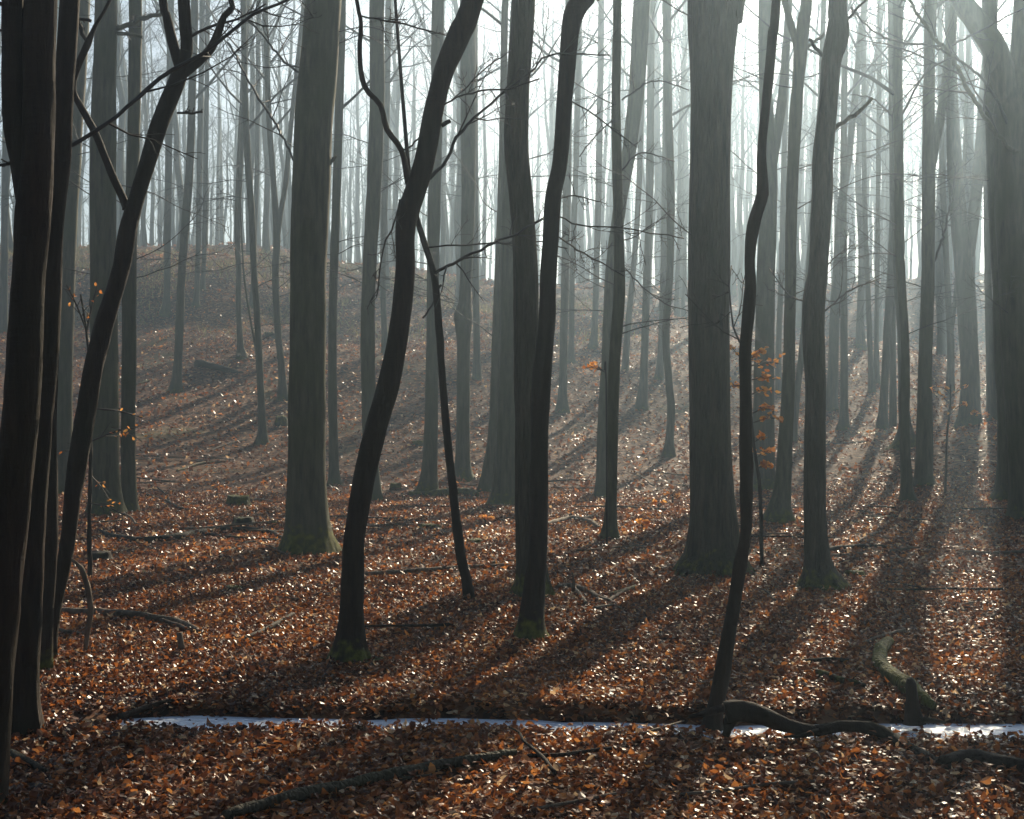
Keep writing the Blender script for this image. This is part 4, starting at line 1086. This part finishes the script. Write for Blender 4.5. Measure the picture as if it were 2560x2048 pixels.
def sapling(label, stem, boughs, nleaf, Z=None, leaf=1.0):
    rng = np.random.default_rng(int(stem[0][0]))
    if Z is None: Z = hit(stem[0][0], stem[0][1])[1]
    def p3(x, y, w, dz=0): return np.concatenate([unproj(x, y, Z + dz), [0.5 * w * S / F_PX * Z]])
    P = np.array([p3(*s) for s in stem]); P[0, 2] = terrain(P[0, 0], P[0, 1]) - 0.05
    base = P[0, :3].copy()
    Q = catmull(P, [6] * (len(P) - 1)); Q[:, 3] = np.maximum(Q[:, 3], 0.003)
    o = thing('beech_sapling', label, 'sapling', base)
    V, q, t = tube(Q[:, :3] - base, Q[:, 3], 7, 3, 0.15)
    link('stem', mesh_from('stem', V, q, t, M_DARK), o)
    spots = []
    for b in boughs:
        dz = rng.uniform(-0.4, 0.4)
        B_ = np.array([p3(x, y, w, dz * i / max(1, len(b) - 1)) for i, (x, y, w) in enumerate(b)])
        QQ = catmull(B_, [5] * (len(B_) - 1)); QQ[:, 3] = np.maximum(QQ[:, 3], 0.002)
        V, q, t = tube(QQ[:, :3] - base, QQ[:, 3], 5, 2, 0.1)
        bo = link('bough', mesh_from('bough', V, q, t, M_TWIG), o)
        k = np.linspace(0, len(QQ) - 1, 6).astype(int)
        C = children(rng, (QQ[k, :3] - base)[None], QQ[k, 3][None], 7, 40, 0.4, 0.7, 4, 0.12, 0.0, 0.1, flat=0.8, rmin=0.0018)
        V, q = batch_tubes([(*C, 3)]); tag(link('twigs', mesh_from('twigs', V, q, mat=M_TWIG), bo), kind='stuff')
        spots += list(C[0][:, 1:].reshape(-1, 3)) + list(QQ[len(QQ) // 3:, :3] - base)
    spots = np.array(spots)
    for i in range(nleaf):
        p = spots[int(rng.integers(len(spots)))] + rng.normal(0, 0.012, 3)
        l = link('leaf', OL[i % 5], o, tuple(p)); s = leaf * rng.uniform(0.7, 1.25); l.scale = (s, s, s)
        l.rotation_euler = (rng.normal(0, 0.5), rng.normal(0.3, 0.5), rng.uniform(0, 6.28))


def fan(x0, y0, x1, y1, w=3):
    return [(x0, y0, w), ((x0 + x1) / 2, (y0 + y1) / 2 - 5, w * 0.8), (x1, y1, w * 0.5)]


sapling('young beech holding orange withered leaves beside the thin wavy tree', [(1605, 1085, 9), (1600, 1030, 8), (1590, 960, 7), (1582, 880, 6), (1580, 800, 5), (1582, 740, 3)],
        [fan(1582, 770, 1640, 765), fan(1582, 800, 1635, 800), fan(1582, 795, 1540, 730), fan(1583, 830, 1625, 822), fan(1585, 870, 1622, 862), fan(1586, 890, 1645, 882), fan(1590, 930, 1618, 922), fan(1592, 965, 1622, 950), fan(1595, 988, 1622, 980),
         fan(1582, 820, 1530, 815), fan(1581, 760, 1600, 740)], 230, Z=14.5, leaf=0.78)
sapling('spindly sapling with few orange leaves beside the leaning forked tree', [(190, 1200, 10), (188, 1100, 9), (190, 1000, 8), (192, 900, 6), (190, 800, 5), (182, 700, 5), (170, 620, 4)],
        [fan(192, 860, 300, 880, 4), fan(190, 930, 290, 900, 4), fan(190, 1000, 235, 1060, 3), fan(190, 1060, 262, 1085, 3), fan(182, 700, 205, 600, 4), fan(180, 690, 140, 600, 4), fan(190, 960, 120, 950, 3), fan(235, 900, 300, 930, 2)], 48, Z=13.5, leaf=0.55)
sapling('low sapling with faded leaves in front of the double-stemmed beech', [(1990, 968, 6), (1994, 920, 5), (2000, 860, 4), (2002, 810, 3)], [fan(1998, 850, 1965, 822, 2), fan(1996, 880, 2030, 850, 2), fan(2000, 840, 2035, 815, 2), fan(2001, 830, 1975, 815, 2)], 34, Z=25, leaf=1.0)
sapling('small orange-leaved sprig at the foot of the double-stemmed beech', [(2060, 905, 4), (2062, 890, 3), (2064, 872, 3)], [fan(2062, 885, 2080, 872, 2), fan(2063, 880, 2050, 868, 2)], 22, leaf=1.2)
sapling('low twig with a row of orange leaves left of the dark upright tree', [(1278, 800, 4), (1276, 790, 3), (1272, 780, 3)], [fan(1274, 784, 1228, 776, 2.5), fan(1272, 782, 1240, 772, 2)], 22, Z=17.0, leaf=0.8)
for i, (x, y, lb) in enumerate(((1385, 1080, 'low orange beech seedling left of the giant trunk, near the sunlit strip'), (1415, 1062, 'low orange beech seedling beside the sunlit strip, farther back'),
                                (1480, 1070, 'low orange beech seedling at the giant trunk'), (1350, 1120, 'low orange beech seedling right of the dark upright tree'),
                                (1020, 1110, 'low orange beech seedling left of the greenish central beech'), (455, 1045, 'low orange beech seedling left of the mossy flat-topped stump'))):
    sapling(lb, [(x, y, 3), (x + 2, y - 9, 2.5), (x + 1, y - 20, 2)], [fan(x + 1, y - 10, x + 14, y - 18, 1.8), fan(x + 1, y - 13, x - 12, y - 19, 1.8)], 16, leaf=1.0)
